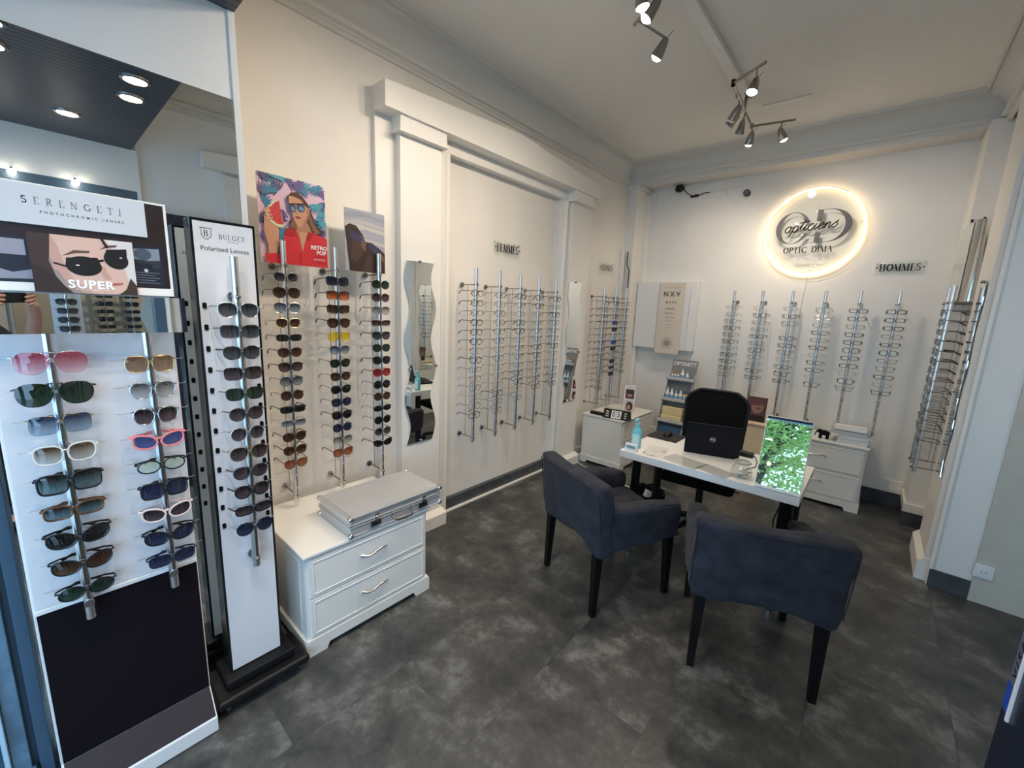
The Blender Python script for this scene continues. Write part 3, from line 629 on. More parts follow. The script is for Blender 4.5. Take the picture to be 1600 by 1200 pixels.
L3 = [S('round', 'mid', 'black', 'green', 'large round dark green'), S('round', 'mid', 'wine', 'plum', 'purple-black round'), S('panto', 'mid', 'grey', 'smoke', 'grey translucent'), S('rect', 'mid', 'wine', 'plum', 'plum browline'), S('panto', 'mid', 'black', 'grey', 'dark grey'), S('panto', 'thin', 'black', 'green', 'dark'), S('panto', 'mid', 'black', 'black', 'black panto'), S('panto', 'mid', 'red', 'red', 'red'),
      S('round', 'thin', 'black', 'black', 'round black'), S('round', 'thin', 'brown', 'brown', 'small dark brown round'), S('oval', 'thin', 'black', 'black', 'oval black'), S('round', 'thin', 'black', 'black', 'thin black round'), S('round', 'mid', 'grey', 'grey', 'smoky grey round'), S('cat', 'mid', 'black', 'black', 'black cat-eye')]
for y, rows, nm in ((.828, L1, 'left'), (1.084, L2, 'middle'), (1.338, L3, 'right')):
    zs = [1.705 - .0726 * i for i in range(17)]
    display_pole(-2.205, y, R(90), .538, 1.873, zs[:16], nm + ' chrome display pole of sunglasses above the white drawer chest', 'sunglasses poles above the chest')
    for i, (k, rim, fr, ln, desc) in enumerate(rows):
        glasses((-2.186, y, zs[i] - .004), R(90), k, rim, FM[fr], LM[ln], FM[fr], '%s sunglasses, %s on the %s pole above the chest' % (desc, rowname(i), nm), group='sunglasses above the drawer chest', tilt=R(random.uniform(-3, 3)))
# optical frames: five poles in the recess, three in the corner, six on the back wall, three on the right
OPT = [('panto', 'thin', 'gold', 'thin gold'), ('round', 'thin', 'gold', 'round gold'), ('panto', 'mid', 'black', 'black'), ('rect', 'thin', 'gun', 'thin grey'), ('panto', 'thin', 'black', 'thin black'), ('rect', 'mid', 'black', 'black rectangular'), ('hexa', 'thin', 'brown', 'thin brown'), ('panto', 'mid', 'tort', 'tortoiseshell'), ('round', 'thin', 'black', 'round black'), ('oval', 'thin', 'silver', 'oval silver')]
rr = random.Random(11)
def optical(x, y, rz, zs, n, nm, place, group, pool, skip=(), force={}):
    for i in range(n):
        if i in skip: continue
        k, rim, fr, desc = OPT[force.get(i, rr.choice(pool))]
        dx, dy = (math.sin(rz) * .020, -math.cos(rz) * .020)
        glasses((x + dx, y + dy, zs[i] - .004), rz, k, rim, FM[fr], LM['clear'], FM[fr], '%s eyeglasses, %s on the %s pole %s' % (desc, rowname(i), nm, place), 'eyeglasses', group, tilt=R(rr.uniform(-4, 4)))
for j, (y, n) in enumerate(((2.142, 14), (2.392, 14), (2.638, 13), (2.884, 12), (3.135, 12))):
    zs = [1.70 - .0700 * i for i in range(17)]; nm = ('leftmost', 'second', 'middle', 'fourth', 'rightmost')[j]
    display_pole(-2.24, y, R(90), .57, 1.873, zs[:16], nm + ' of the five poles of eyeglasses in the wall recess', 'poles in the wall recess', zb=(.607, 1.757))
    optical(-2.24, y, R(90), zs, n, nm, 'in the wall recess', 'eyeglasses in the wall recess', [0, 1, 3, 4, 8, 6, 2, 7], force={0: {5: 2, 4: 7, 13: 2}, 1: {5: 8, 7: 4, 14: 2}, 2: {0: 2, 1: 8, 3: 2, 4: 2}, 3: {0: 2, 5: 4, 7: 2}, 4: {0: 2, 2: 2, 3: 4}}[j])
KID = [('panto', 'mid', 'black', 'black'), ('round', 'mid', 'blue', 'blue'), ('panto', 'mid', 'wine', 'burgundy'), ('rect', 'mid', 'navy', 'navy'), ('panto', 'mid', 'grey', 'grey')]
for j, (y, n) in enumerate(((3.953, 14), (4.203, 12), (4.445, 12))):
    zs = [1.70 - .0700 * i for i in range(17)]; nm = ('left', 'middle', 'right')[j]
    display_pole(-2.205, y, R(90), .585, 1.876, zs[:16], nm + ' pole of children eyeglasses near the back left corner', 'poles near the back left corner', zb=(.615, 1.757))
    if j == 1:
        for i in range(n):
            k, rim, fr, desc = KID[(0, 4, 2, 1, 0, 4, 1, 0, 4, 0, 3, 0)[i]]
            glasses((-2.186, y, zs[i] - .004), R(90), k, 'thick' if fr != 'grey' else 'mid', FM[fr], LM[('black' if i in (4, 7, 9, 11) else 'bluey' if fr in ('blue', 'navy') else 'clear')], FM[fr], '%s small sunglasses, %s on the middle pole near the back left corner' % (desc, rowname(i)), 'sunglasses', 'children eyewear near the corner')
    else: optical(-2.205, y, R(90), zs, n, nm, 'near the back left corner', 'children eyewear near the corner', [2, 4, 8, 5, 7])
for j, (x, n, skip) in enumerate(((-1.158, 11, ()), (-.907, 11, ()), (-.660, 11, (3,)), (-.411, 11, ()), (-.168, 11, ()), (.080, 11, ()))):
    zs = [1.70 - .0684 * i for i in range(17)]; nm = ('leftmost', 'second', 'third', 'fourth', 'fifth', 'rightmost')[j]
    display_pole(x, 4.72, 0, .62, 1.866, zs[:16], nm + ' of the six poles of eyeglasses on the back wall', 'poles on the back wall', zb=(.65, 1.757))
    optical(x, 4.72, 0, zs, n, nm, 'on the back wall', 'eyeglasses on the back wall', [3, 5, 5, 4, 2, 5, 9], skip, {4: {0: 5, 1: 5, 3: 5, 9: 2}, 5: {0: 5, 5: 2, 7: 4, 8: 5}}.get(j, {}))
for j, (y, n) in enumerate(((4.14, 14), (4.39, 13))):
    zs = [1.70 - .0700 * i for i in range(17)]; nm = ('nearer', 'farther')[j]
    display_pole(.335, y, R(-90), .545, 1.875, zs[:16], nm + ' pole of eyeglasses on the right wall', 'poles on the right wall', zb=(.58, 1.757))
    optical(.335, y, R(-90), zs, n, nm, 'on the right wall', 'eyeglasses on the right wall', [2, 4, 5, 7, 3], force={7: 7})
# ---------------------------------------------------------------- stand beside the mirror: slim white floor stand
t = thing('display_stand', 'slim white floor stand with black edges holding one column of sunglasses', 'display stand', (-1.79, .468, 0))
b = B(); b.box(-1.87, -1.66, .30, .646, .035, .075, .018, seg=3); part('base', b, M['black'], t, world=True)
b = B(); b.box(-1.86, -1.70, .345, .60, .075, .115, .01); part('plinth', b, M['black'], t, world=True)
b = B(); b.box(-1.83, -1.752, .372, .565, .10, 1.853, .002); part('panel_core', b, M['blackgloss'], t, world=True)
def standface(x0, sgn, label=None):
    b = B(); b.box(min(x0, x0 + .003 * sgn), max(x0, x0 + .003 * sgn), .380, .556, .12, 1.843, .0005); f = part('face_panel', b, M['panelwhite'], t, world=True)
    T = frame((x0 + .0032 * sgn, .468, 0), (0, sgn, 0), (0, 0, 1)); g = B()
    def at(u, v): return T @ Matrix.Translation((u, v, 0))
    serif_text(g, 'BULGET', .016, at(.024, 1.800), .0003, .10, 1.3, gap=.16, sx=1.0)
    serif_text(g, 'B', .020, at(-.052, 1.806), .0003, .12)
    sh = [(-.014, .018), (.014, .018), (.014, -.004), (.009, -.013), (0, -.018), (-.009, -.013), (-.014, -.004)]
    g.tube([(u, v, 0) for u, v in sh], .0009, 5, closed=True, T=at(-.052, 1.804)); g.box(-.018, .018, .0175, .0195, 0, .0004, T=at(-.052, 1.804))
    sans('E Y E W E A R', .0055, at(.024, 1.785), g, depth=.0002); sans('Polarized Lenses', .0215, at(.0, 1.757), g, depth=.0003, sx=1.0)
    part('lettering', g, M['ink'], f, world=True)
    for i in range(12):
        for u in (-.075, .075):
            h = B(); h.box(u - .006, u + .006, -.010, .010, 0, .0006, .004, T=at(0, 1.566 - .0744 * i) @ Matrix.Translation((0, 0, -.0002))); 
            if u < 0 or i > 3 or sgn < 0: part('hole', h, M['blackmatte'], f, world=True)
    return f
standface(-1.752, 1); standface(-1.83, -1)
for x, y in ((-1.83, .34), (-1.70, .34), (-1.83, .61), (-1.70, .61)):
    b = B(); b.tube([(x, y - .008, .018), (x, y + .008, .018)], .0178, 14); b.box(x - .012, x + .012, y - .012, y + .012, .026, .042, .002); part('caster', b, M['nickel'], t, world=True)
display_pole(-1.705, .478, R(90), .565, 1.735, [1.558 - .0744 * i for i in range(12)], 'chrome display pole on the front of the slim white floor stand', 'pole on the slim stand', stand=.045, rear=False, zb=(.60, 1.60))
BU = [('aviator', 'thin', 'silver', 'grey', 'grey aviator'), ('square', 'thin', 'gun', 'grey', 'grey square'), ('panto', 'mid', 'black', 'grey', 'black-rimmed grey'), ('square', 'none', 'gun', 'plum', 'dark brown square'), ('hexa', 'none', 'gun', 'green', 'dark green rimless'), ('round', 'thin', 'gun', 'plum', 'plum gradient round'), ('round', 'thin', 'silver', 'plum', 'round brown gradient'), ('aviator', 'thin', 'gold', 'plum', 'gold-rimmed'), ('panto', 'mid', 'gun', 'plum', 'grey gradient'), ('panto', 'thick', 'black', 'plum', 'thick black'), ('rect', 'thick', 'black', 'plum', 'black rectangular'), ('aviator', 'none', 'silver', 'navy', 'navy rimless')]
for i, (k, rim, fr, ln, desc) in enumerate(BU):
    glasses((-1.688, .478, 1.558 - .0744 * i - .004), R(90), k, rim, FM[fr], LM[ln], FM[fr], '%s sunglasses, %s on the slim white stand' % (desc, rowname(i)), group='sunglasses on the slim stand', temple='short', tilt=R(-3))
# ---------------------------------------------------------------- wide floor stand with printed header and strip mirror
t = thing('display_stand', 'wide white and dark brown floor stand with header board and sunglasses', 'display stand', (-1.78, .10, 0))
b = B(); b.prism([(-1.90, 0), (-1.64, 0), (-1.634, .006), (-1.634, .06), (-1.703, .15), (-1.703, 1.60), (-1.735, 1.60), (-1.735, .15), (-1.90, .10)], 'y', -.092, .294, bev=.0015); part('body', b, M['white'], t, world=True)
b = B(); b.prism([(-1.703, .155), (-1.699, .152), (-1.699, .670), (-1.703, .670)], 'y', -.086, .290); part('lower_panel', b, M['brownpanel'], t, 'dark brown lower panel', world=True)
b = B(); b.prism([(-1.6405, .0645), (-1.638, .066), (-1.699, .1495), (-1.703, .148)], 'y', -.086, .290); part('sloping_foot', b, M['brownbase'], t, 'brown sloping foot', world=True)
b = B(); b.box(-1.703, -1.699, -.086, .290, .69, 1.59, .001); part('upper_panel', b, M['panelwhite'], t, world=True)
b = B(); b.box(-1.703, -1.694, -.088, .292, .672, .686, .002); part('ledge', b, M['white'], t, world=True)
b = B(); b.box(-1.72, -1.683, -.092, .302, 1.592, 1.865, .0015); hd = part('header_board', b, M['white'], t, world=True)
T = frame((-1.683, -.09, 1.615), (0, 1, 0), (0, 0, 1))
a = Art(T, .385, .244, (.020, .012, .014))
a.rect(.0, .0, .27, .47, (.018, .02, .035)); a.rect(.02, .30, .12, .44, (.35, .36, .42)); a.rect(.14, .28, .25, .44, (.30, .30, .36)); a.poly([(.0, .06), (.08, .16), (.18, .10), (.27, .14), (.27, .04), (0, .02)], (.25, .27, .33)); a.ell(.07, .38, .03, .05, (.05, .06, .1))
a.rect(.73, .02, .97, .50, (.014, .018, .032)); a.poly([(.76, .34), (.80, .46), (.95, .48), (.95, .32)], (.20, .24, .30)); a.ell(.85, .40, .05, .07, (.06, .09, .13)); a.poly([(.76, .30), (.95, .34), (.95, .24), (.90, .24), (.9, .29)], (.03, .035, .05)); a.ell(.86, .21, .012, .02, (.5, .52, .55))
for k in range(5): a.rect(.78, .06 + .03 * k, .94 - .03 * (k % 2), .067 + .03 * k, (.16, .18, .22))
a.build('printed_header', hd)
b = B(); b.box(-1.683, -1.677, -.092, .252, 1.762, 1.862, .001); sb = part('sign_plate', b, M['signgrey'], hd, 'light grey name plate', world=True)
g = B(); T = frame((-1.6768, .112, 1.822), (0, 1, 0), (0, 0, 1)); serif_text(g, 'SERENGETI', .017, T, .0004, .09, 1.6, gap=.72, sx=.95)
sans('PHOTOCHROMIC LENSES', .0088, frame((-1.6768, .122, 1.795), (0, 1, 0), (0, 0, 1)), g, depth=.0003, spacing=1.75, bold=.0001); part('lettering', g, M['greyink'], sb, world=True)
for y in (.02, .22):
    b = B(); b.tube([(-1.66, y, .63), (-1.66, y, 1.50)], .0115, 14); p_ = part('pole', b, M['steel'], t, world=True)
    b = B(); b.box(-1.6475, -1.6445, y - .003, y + .003, .70, 1.49, .0008); part('locking_strip', b, M['nickel'], p_, world=True)
    b = B(); b.tube([(-1.645, y, .685), (-1.70, y, .685)], .008, 10); b.tube([(-1.643, y, .685), (-1.648, y, .685)], .012, 14); part('bracket', b, M['chrome'], p_, world=True)
    for i in range(9):
        z = (1.411 if y < .1 else 1.394) - (.084 if y < .1 else .0805) * i
        b = B(); b.tube([(-1.672, y - .085, z + .008), (-1.678, y - .083, z + .004), (-1.678, y + .083, z + .004), (-1.672, y + .085, z + .008)], .0011, 5); b.box(-1.649, -1.642, y - .004, y + .004, z - .004, z + .006, .001); part('prong', b, M['steel'], p_, world=True)
SL = [('shield', 'none', 'silver', 'pink', 'pink gradient rimless', 1.0), ('shield', 'none', 'gun', 'green', 'oversized dark green', 1.06), ('square', 'none', 'gold', 'blue', 'pale grey flat-top', 1.), ('hexa', 'mid', 'clear', 'sand', 'clear-rimmed brown', 1.), ('square', 'thick', 'black', 'teal', 'large black square', 1.04), ('rect', 'thick', 'tort', 'teal', 'tortoise rectangular', 1.), ('cat', 'thick', 'black', 'black', 'black cat-eye', 1.02), ('cat', 'mid', 'black', 'brown', 'black brown-lensed', 1.), ('oval', 'mid', 'black', 'green', 'black green-lensed', 1.)]
SR = [('hexa', 'thin', 'gold', 'tan', 'light brown gold-rimmed', .95), ('panto', 'thin', 'silver', 'smoke', 'silver pale brown', .95), ('panto', 'thin', 'silver', 'plum', 'silver dark brown', .95), ('cat', 'thick', 'pink', 'bluey', 'pink-framed blue', 1.), ('oval', 'mid', 'black', 'mint', 'black clear-green', 1.), ('square', 'thick', 'black', 'navy', 'black square', .96), ('cat', 'thick', 'nude', 'plum', 'pale pink cat-eye', 1.), ('cat', 'thick', 'black', 'navy', 'black winged', 1.), ('rect', 'mid', 'navy', 'navy', 'navy rectangular', 1.)]
for y, rows, nm, z0, dz in ((.02, SL, 'left', 1.411, .084), (.22, SR, 'right', 1.394, .0805)):
    for i, (k, rim, fr, ln, desc, sc) in enumerate(rows):
        g = glasses((-1.638, y, z0 - dz * i - .004), R(90), k, rim, FM[fr], LM[ln], FM[fr], '%s sunglasses, %s in the %s column of the wide stand' % (desc, rowname(i), nm), group='sunglasses on the wide stand', temple='fold', tilt=R(-4))
        g.scale = (sc, sc, sc * 1.12)
# the folded advertising card of the woman in dark glasses, held on the header
t = thing('photo_card', 'photo card of a woman in large dark sunglasses under the header board', 'advertising card', (-1.668, .11, 1.59), 0)
b = B(); b.box(-1.671, -1.668, .012, .214, 1.592, 1.742, .0004); part('board', b, M['white'], t, world=True)
T = frame((-1.668, .012, 1.592), (0, 1, 0), (0, 0, 1)); a = Art(T, .202, .150, (.30, .25, .235))
SK = (.62, .42, .36); SK2 = (.50, .31, .26)
a.poly([(.62, 1), (1, 1), (1, 0), (.9, 0), (.80, .5)], (.62, .60, .60)); a.poly([(.0, 1), (.22, 1), (.16, .55), (.22, .2), (.35, .0), (0, 0)], (.05, .032, .03))
a.poly([(.20, 1), (.72, 1), (.84, .72), (.90, .40), (.92, .22), (.86, .06), (.78, 0), (.45, 0), (.30, .18), (.22, .42), (.17, .62)], SK)
a.poly([(.17, .62), (.22, .42), (.30, .18), (.45, 0), (.55, .0), (.38, .22), (.30, .46), (.26, .8), (.2, 1)], SK2); a.ell(.22, .46, .035, .07, SK2)
a.poly([(.80, 0), (.88, .10), (.94, .32), (1, .18), (1, 0)], (.05, .03, .028)); a.poly([(0, .5), (.0, .0), (.32, .0), (.2, .3)], (.035, .022, .022))
a.poly([(.28, .64), (.40, .76), (.55, .77), (.55, .73), (.42, .71)], (.12, .07, .055)); a.poly([(.64, .80), (.73, .90), (.84, .92), (.82, .88), (.72, .85)], (.12, .07, .055))
a.poly([(.60, .5), (.66, .3), (.68, .26), (.75, .28), (.72, .34), (.68, .52)], SK2); a.ell(.78, .19, .075, .026, (.42, .13, .13), rot=12); a.poly([(.71, .185), (.85, .225), (.85, .215), (.71, .178)], (.2, .05, .05))
K_ = (.012, .011, .012); a.poly([(.20, .53), (.36, .46), (.36, .43), (.2, .50)], K_); a.ell(.48, .49, .175, .175, K_, rot=-4); a.poly([(.31, .52), (.32, .62), (.62, .66), (.64, .56)], K_); a.ell(.81, .65, .125, .175, K_, rot=8); a.poly([(.69, .70), (.72, .82), (.93, .86), (.925, .72)], K_); a.poly([(.58, .56), (.68, .60), (.68, .64), (.58, .60)], K_); a.poly([(.72, .84), (.75, .86), (.70, 1), (.67, 1)], K_)
a.ell(.42, .50, .02, .008, (.9, .9, .9)); a.ell(.86, .69, .014, .01, (.9, .9, .9))
a.text('SUPER', .53, .155, .030, (.85, .85, .85), bold=.0011, spacing=1.12); a.text('BY RETROSUPERFUTURE', .54, .065, .0058, (.8, .8, .8), spacing=1.1)
a.build('photo', t)
# strip mirror under the header
b = B(); b.box(-1.641, -1.636, -.09, .318, 1.484, 1.588); t = solo('strip_mirror', b, M['mirror'], 'narrow horizontal mirror strip under the header of the wide stand', 'mirror', smooth=False)
b = B(); [b.tube([(-1.641, y, z), (-1.70, y, z)], .005, 8) for y in (-.05, .28) for z in (1.50, 1.57)]; part('mount', b, M['steel'], t)
# ================================================================ FURNITURE
def drawer_chest(label, loc, rz, w_, d, h, hx=None):
    # local: front faces -y, origin at floor centre
    t = thing('drawer_chest', label, 'chest of drawers', loc, rz, 'white two-drawer chests'); W = w_ / 2
    b = B(); b.box(-W + .012, W - .012, -d / 2 + .018, d / 2 - .01, .02, h - .02, .002); 
    for s in (-1, 1): b.prism([(-d / 2 + .07, .10), (d / 2 - .06, .10), (d / 2 - .06, h - .05), (-d / 2 + .07, h - .05)], 'x', s * (W - .0125), s * (W - .0095)) 
    part('body', b, M['whitepaint'], t)
    b = B()
    ft = [(-W, 0), (-W + .09, 0), (-W + .105, .03), (W - .105, .03), (W - .09, 0), (W, 0), (W, .072), (W - .006, .082), (-W + .006, .082), (-W, .072)]
    b.prism(ft, 'y', -d / 2, -d / 2 + .018)
    sd = [(-d / 2 + .018, 0), (-d / 2 + .09, 0), (-d / 2 + .10, .03), (d / 2 - .09, .03), (d / 2 - .08, 0), (d / 2, 0), (d / 2, .078), (-d / 2 + .018, .078)]
    for s in (-1, 1): b.prism(sd, 'x', s * (W - .014), s * W)
    part('plinth', b, M['whitepaint'], t)
    b = B(); b.box(-W, W, -d / 2 - .004, d / 2, h - .016, h, .005); b.box(-W + .006, W - .006, -d / 2 + .004, d / 2 - .004, h - .026, h - .016, .003); part('top', b, M['whitepaint'], t)
    dh = (h - .026 - .085) / 2; yf = -d / 2 + .018
    for i in range(2):
        z0 = .088 + dh * i; z1 = z0 + dh - .006; x0, x1 = -W + .028, W - .028
        b = B(); b.box(x0, x1, yf - .014, yf, z0, z1, .002)
        m_ = .020   # raised rim moulding round the flat field
        for a0, a1, c0, c1 in ((x0 + m_, x1 - m_, z0 + m_ - .004, z0 + m_), (x0 + m_, x1 - m_, z1 - m_, z1 - m_ + .004), (x0 + m_ - .004, x0 + m_, z0 + m_ - .004, z1 - m_ + .004), (x1 - m_, x1 - m_ + .004, z0 + m_ - .004, z1 - m_ + .004)): b.box(a0, a1, yf - .017, yf - .012, c0, c1, .001)
        dr = part('drawer', b, M['whitepaint'], t)
        zc = (z0 + z1) / 2 + .01; L = .066; b = B(); pts = []
        for k in range(13):
            u = -1 + k / 6; pts.append((u * L, yf - .016 - .018 * (1 - u ** 4), zc + .008 * math.sin(u * PI) ))
        b.tube(pts, [.0045 if abs(-1 + k / 6) > .8 else .0036 for k in range(13)], 8, flat=1.5)
        for s in (-1, 1): b.sphere((s * (L + .002), yf - .016, zc), .0065, 10)
        part('handle', b, M['steel'], dr, 'curved metal handle')
    return t
drawer_chest('white two-drawer chest against the left wall carrying the aluminium case', (-2.013, .9935, 0), R(90), .68, .585, .505)
drawer_chest('white two-drawer chest in the back left corner with the day calendar on it', (-2.022, 4.13, 0), R(90), .72, .475, .533)
drawer_chest('white two-drawer chest against the back wall below the rightmost frames', (-.26, 4.645, 0), 0, .69, .41, .575)

# aluminium case on the chest
t = thing('aluminium_case', 'closed silver aluminium briefcase lying on the white drawer chest', 'case', (-1.875, 1.136, .506))
X0, X1, Y0, Y1 = -2.04, -1.712, .868, 1.405
b = B(); b.box(X0 + .004, X1 - .004, Y0 + .004, Y1 - .004, .507, .562, .006); b.box(X0, X1, Y0, Y1, .508, .516, .004); b.box(X0, X1, Y0, Y1, .553, .561, .003); part('bottom_shell', b, M['alu'], t, world=True)
b = B(); b.box(X0 + .004, X1 - .004, Y0 + .004, Y1 - .004, .563, .606, .008); b.box(X0, X1, Y0, Y1, .564, .572, .003)
b.box(X1 - .012, X1 + .001, Y0, Y1, .594, .608, .005); b.box(X0 - .001, X0 + .012, Y0, Y1, .594, .608, .005); b.box(X0, X1, Y0 - .001, Y0 + .012, .594, .608, .005); b.box(X0, X1, Y1 - .012, Y1 + .001, .594, .608, .005)
part('lid', b, M['alubright'], t, world=True)
b = B(); b.box(X0 + .016, X1 - .016, Y0 + .016, Y1 - .016, .606, .609, .001); part('lid_sheet', b, M['alu'], t, world=True)
for x, y in ((X1, Y0), (X1, Y1), (X0, Y0), (X0, Y1)):
    for z in (.515, .600):
        b = B(); b.sphere((x - .006 * (1 if x == X1 else -1), y + .006 * (1 if y == Y0 else -1), z), .015, 12); part('corner_cap', b, M['chrome'], t, world=True)
for y in (1.0, 1.28):
    b = B(); b.box(X1, X1 + .006, y - .028, y + .028, .528, .556, .002); lk = part('lock', b, M['nickel'], t, world=True)
    b = B(); b.box(X1 + .002, X1 + .010, y - .008, y + .014, .556, .592, .002); b.tube([(X1 + .011, y - .004, .575), (X1 + .011, y + .012, .575)], .005, 8); part('latch', b, M['chrome'], lk, world=True)
    b = B(); [b.tube([(X1 + .004, y - .014 + .010 * k, .542), (X1 + .004, y - .008 + .010 * k, .542)], .006, 10) for k in range(3)]; part('number_wheel', b, M['black'], lk, world=True)
b = B(); hy = 1.14; b.tube([(X1 + .002, hy - .055, .556), (X1 + .03, hy - .055, .545), (X1 + .04, hy - .045, .535), (X1 + .042, hy, .533), (X1 + .04, hy + .045, .535), (X1 + .03, hy + .055, .545), (X1 + .002, hy + .055, .556)], .006, 8)
part('handle', b, M['nickel'], t, world=True)

# desk
t = thing('desk', 'white topped desk with black legs in the middle of the shop', 'desk', (-.655, 2.69, 0))
DT = .74
b = B(); b.box(-1.135, -.172, 2.388, 2.985, .695, DT, .002); part('desktop', b, M['white'], t, world=True)
for x, y, r_ in ((-.235, 2.55, .034), (-.235, 2.91, .034), (-1.07, 2.52, .028), (-1.07, 2.91, .028)):
    b = B(); b.tube([(x, y, .05), (x, y, .695)], r_, 20); b.tube([(x, y, .685), (x, y, .695)], r_ + .015, 20); lg = part('leg', b, M['black'], t, world=True)
    b = B(); b.lathe([(0, 0), (.02, 0), (.022, .012), (r_ - .004, .05), (0, .05)], 20, (x, y, 0)); part('foot', b, M['chrome'], lg, world=True)
# laptop
e = Vector((.956, .292, 0)); n_ = Vector((-.292, .956, 0)); o = Vector((-.830, 2.662, DT))
t = thing('laptop', 'dark laptop open with its lid back to the room on the white desk', 'laptop', (-.68, 2.71, DT))
T = frame(o + Vector((0, 0, .001)), e, n_)
b = B(); b.box(0, .312, .004, .215, 0, .017, .004, T=T); part('base', b, M['laptop'], t, world=True)
b = B(); b.box(.03, .282, .03, .13, .0165, .0178, .0004, T=T); part('keyboard', b, M['blackmatte'], t, world=True)
lu = (Vector((0, 0, 1)) * math.cos(R(13)) - n_ * math.sin(R(13)))
T = frame(o + Vector((0, 0, .012)) + n_ * .004, e, lu)   # z points to -n (towards the camera)
b = B(); b.box(0, .312, 0, .205, -.004, .004, .003, T=T, seg=3); ld = part('lid', b, M['laptop'], t, world=True)
b = B(); b.box(.008, .304, .014, .197, -.0048, -.004, T=T); part('screen', b, M['blackgloss'], ld, world=True)
b = B(); TT = T @ Matrix.Translation((.156, .105, .0042)); b.tube([(.0155 * math.cos(2 * PI * k / 28), .0155 * math.sin(2 * PI * k / 28), 0) for k in range(28)], .0010, 6, closed=True, T=TT)
sans('DELL', .0115, TT, b, depth=.0003, bold=.0004, sx=.95); part('emblem', b, M['chrome'], ld, world=True)
# charger lead, mouse mat, mouse
b = B(); b.box(-1.143, -.93, 2.80, 3.02, DT + .0005, DT + .0035, .001); tt = solo('mouse_mat', b, mat('speckled black mat', (.012, .012, .013), .7, nscale=60, namt=.9), 'black mouse mat at the back left corner of the desk', 'mouse mat')
b = B(); b.grid(lambda u, v: (-1.035 + .030 * math.cos(2 * PI * u) * math.sin(PI * v / 2 + .001), 2.93 + .050 * math.sin(2 * PI * u) * math.sin(PI * v / 2 + .001), DT + .004 + .030 * math.cos(PI * v / 2)), 20, 8, closeu=True)
tt = solo('computer_mouse', b, M['black'], 'black computer mouse on the mouse mat', 'computer mouse')
b = B(); b.tube([(-1.035, 2.93, DT + .034), (-1.035, 2.945, DT + .033)], .004, 8); part('scroll_wheel', b, M['nickel'], tt)
b = B(); b.tube([(-.50, 2.93, DT + .006), (-.47, 2.90, DT + .003), (-.44, 2.80, DT + .003), (-.43, 2.70, DT + .003), (-.46, 2.62, DT + .003), (-.455, 2.56, DT + .003), (-.42, 2.58, DT + .003)], .0022, 6); solo('charger_lead', b, M['black'], 'thin black cable curling on the desk behind the jar', 'cable')
b = B(); b.box(-.60, -.48, 2.86, 2.92, DT + .001, DT + .024, .004); solo('power_adapter', b, M['black'], 'black power adapter behind the laptop on the desk', 'adapter')
# paper on the desk
T = frame((-1.0, 2.398, DT + .001), (.97, .2, 0), (-.2, .97, 0))
t = thing('brochure', 'white printed brochure lying beside the pump bottle on the desk', 'brochure', (-.93, 2.5, DT + .0005))
b = B(); b.box(0, .135, 0, .225, -.0006, .0008, T=T); part('paper', b, M['white'], t, world=True)
a = Art(T @ Matrix.Translation((0, 0, .0006)), .135, .225, (.70, .68, .66)); a.rect(.05, .15, .12, .3, (.08, .07, .08)); a.ell(.5, .07, .14, .03, (.10, .10, .12)); a.ell(.25, .10, .07, .03, (.35, .12, .10)); a.rect(.72, .62, .92, .66, (.06, .06, .07)); a.rect(.80, .52, .95, .555, (.06, .06, .07))
for k in range(3): a.rect(.3, .44 + .1 * k, .72, .452 + .1 * k, (.45, .40, .38))
a.build('print', t)
for i, (x, y, w_, d_, rz, lab) in enumerate(((-.765, 2.45, .22, .15, -12, 'clear plastic sheet on the desk in front of the laptop, left one'), (-.58, 2.42, .18, .12, -17, 'clear plastic sheet on the desk in front of the laptop, right one'))):
    b = B(); b.box(-w_ / 2, w_ / 2, -d_ / 2, d_ / 2, 0, .0015, .0004); solo('plastic_sheet', b, glassmat('clear sheet', (.93, .94, .94), .05) if i == 0 else D.materials['clear sheet'], lab, 'plastic sheet', (x, y + .03, DT + .0004 + .0016 * i), 'plastic sheets on the desk', R(rz))
# pump bottle and small tent sign
M['aqua'] = mat('translucent aqua plastic', (.16, .58, .68), .3, coat=.3); M['aqualt'] = mat('aqua pump', (.28, .72, .78), .3)
t = thing('pump_bottle', 'light blue pump bottle on the left front corner of the desk', 'bottle', (-1.082, 2.505, DT))
b = B(); b.lathe([(0, .001), (.028, .001), (.030, .006), (.030, .10), (.027, .122), (.016, .136), (.013, .140), (.013, .146), (0, .146)], 28, (-1.082, 2.505, DT)); part('bottle_body', b, M['aqua'], t, world=True)
b = B(); b.lathe([(0, .146), (.015, .146), (.015, .164), (.006, .168), (.006, .188), (0, .188)], 20, (-1.082, 2.505, DT)); b.box(-1.092, -1.072, 2.47, 2.513, DT + .186, DT + .196, .003); part('pump', b, M['aqualt'], t, world=True)
b = B(); b.grid(lambda u, v: (-1.082 + .0306 * math.sin(R(-60 + 120 * u)), 2.505 - .0306 * math.cos(R(-60 + 120 * u)), DT + .02 + .075 * v), 10, 2); lb = part('bottle_label', b, mat('pale label', (.55, .78, .82), .4), t, world=True)
t = thing('tent_sign', 'small white folded sign at the foot of the pump bottle', 'sign', (-1.065, 2.40, DT))
b = B(); b.prism([(2.392, DT), (2.425, DT), (2.413, DT + .052), (2.408, DT + .052)], 'x', -1.108, -1.030, bev=.001); part('card', b, M['white'], t, world=True)
T = frame((-1.069, 2.3985, DT + .032), (1, 0, 0), (0, .016, .052)); b = B(); b.box(-.030, .030, -.008, .008, 0, .0004, T=T); part('print', b, mat('teal print', (.12, .30, .34), .5), t, world=True)
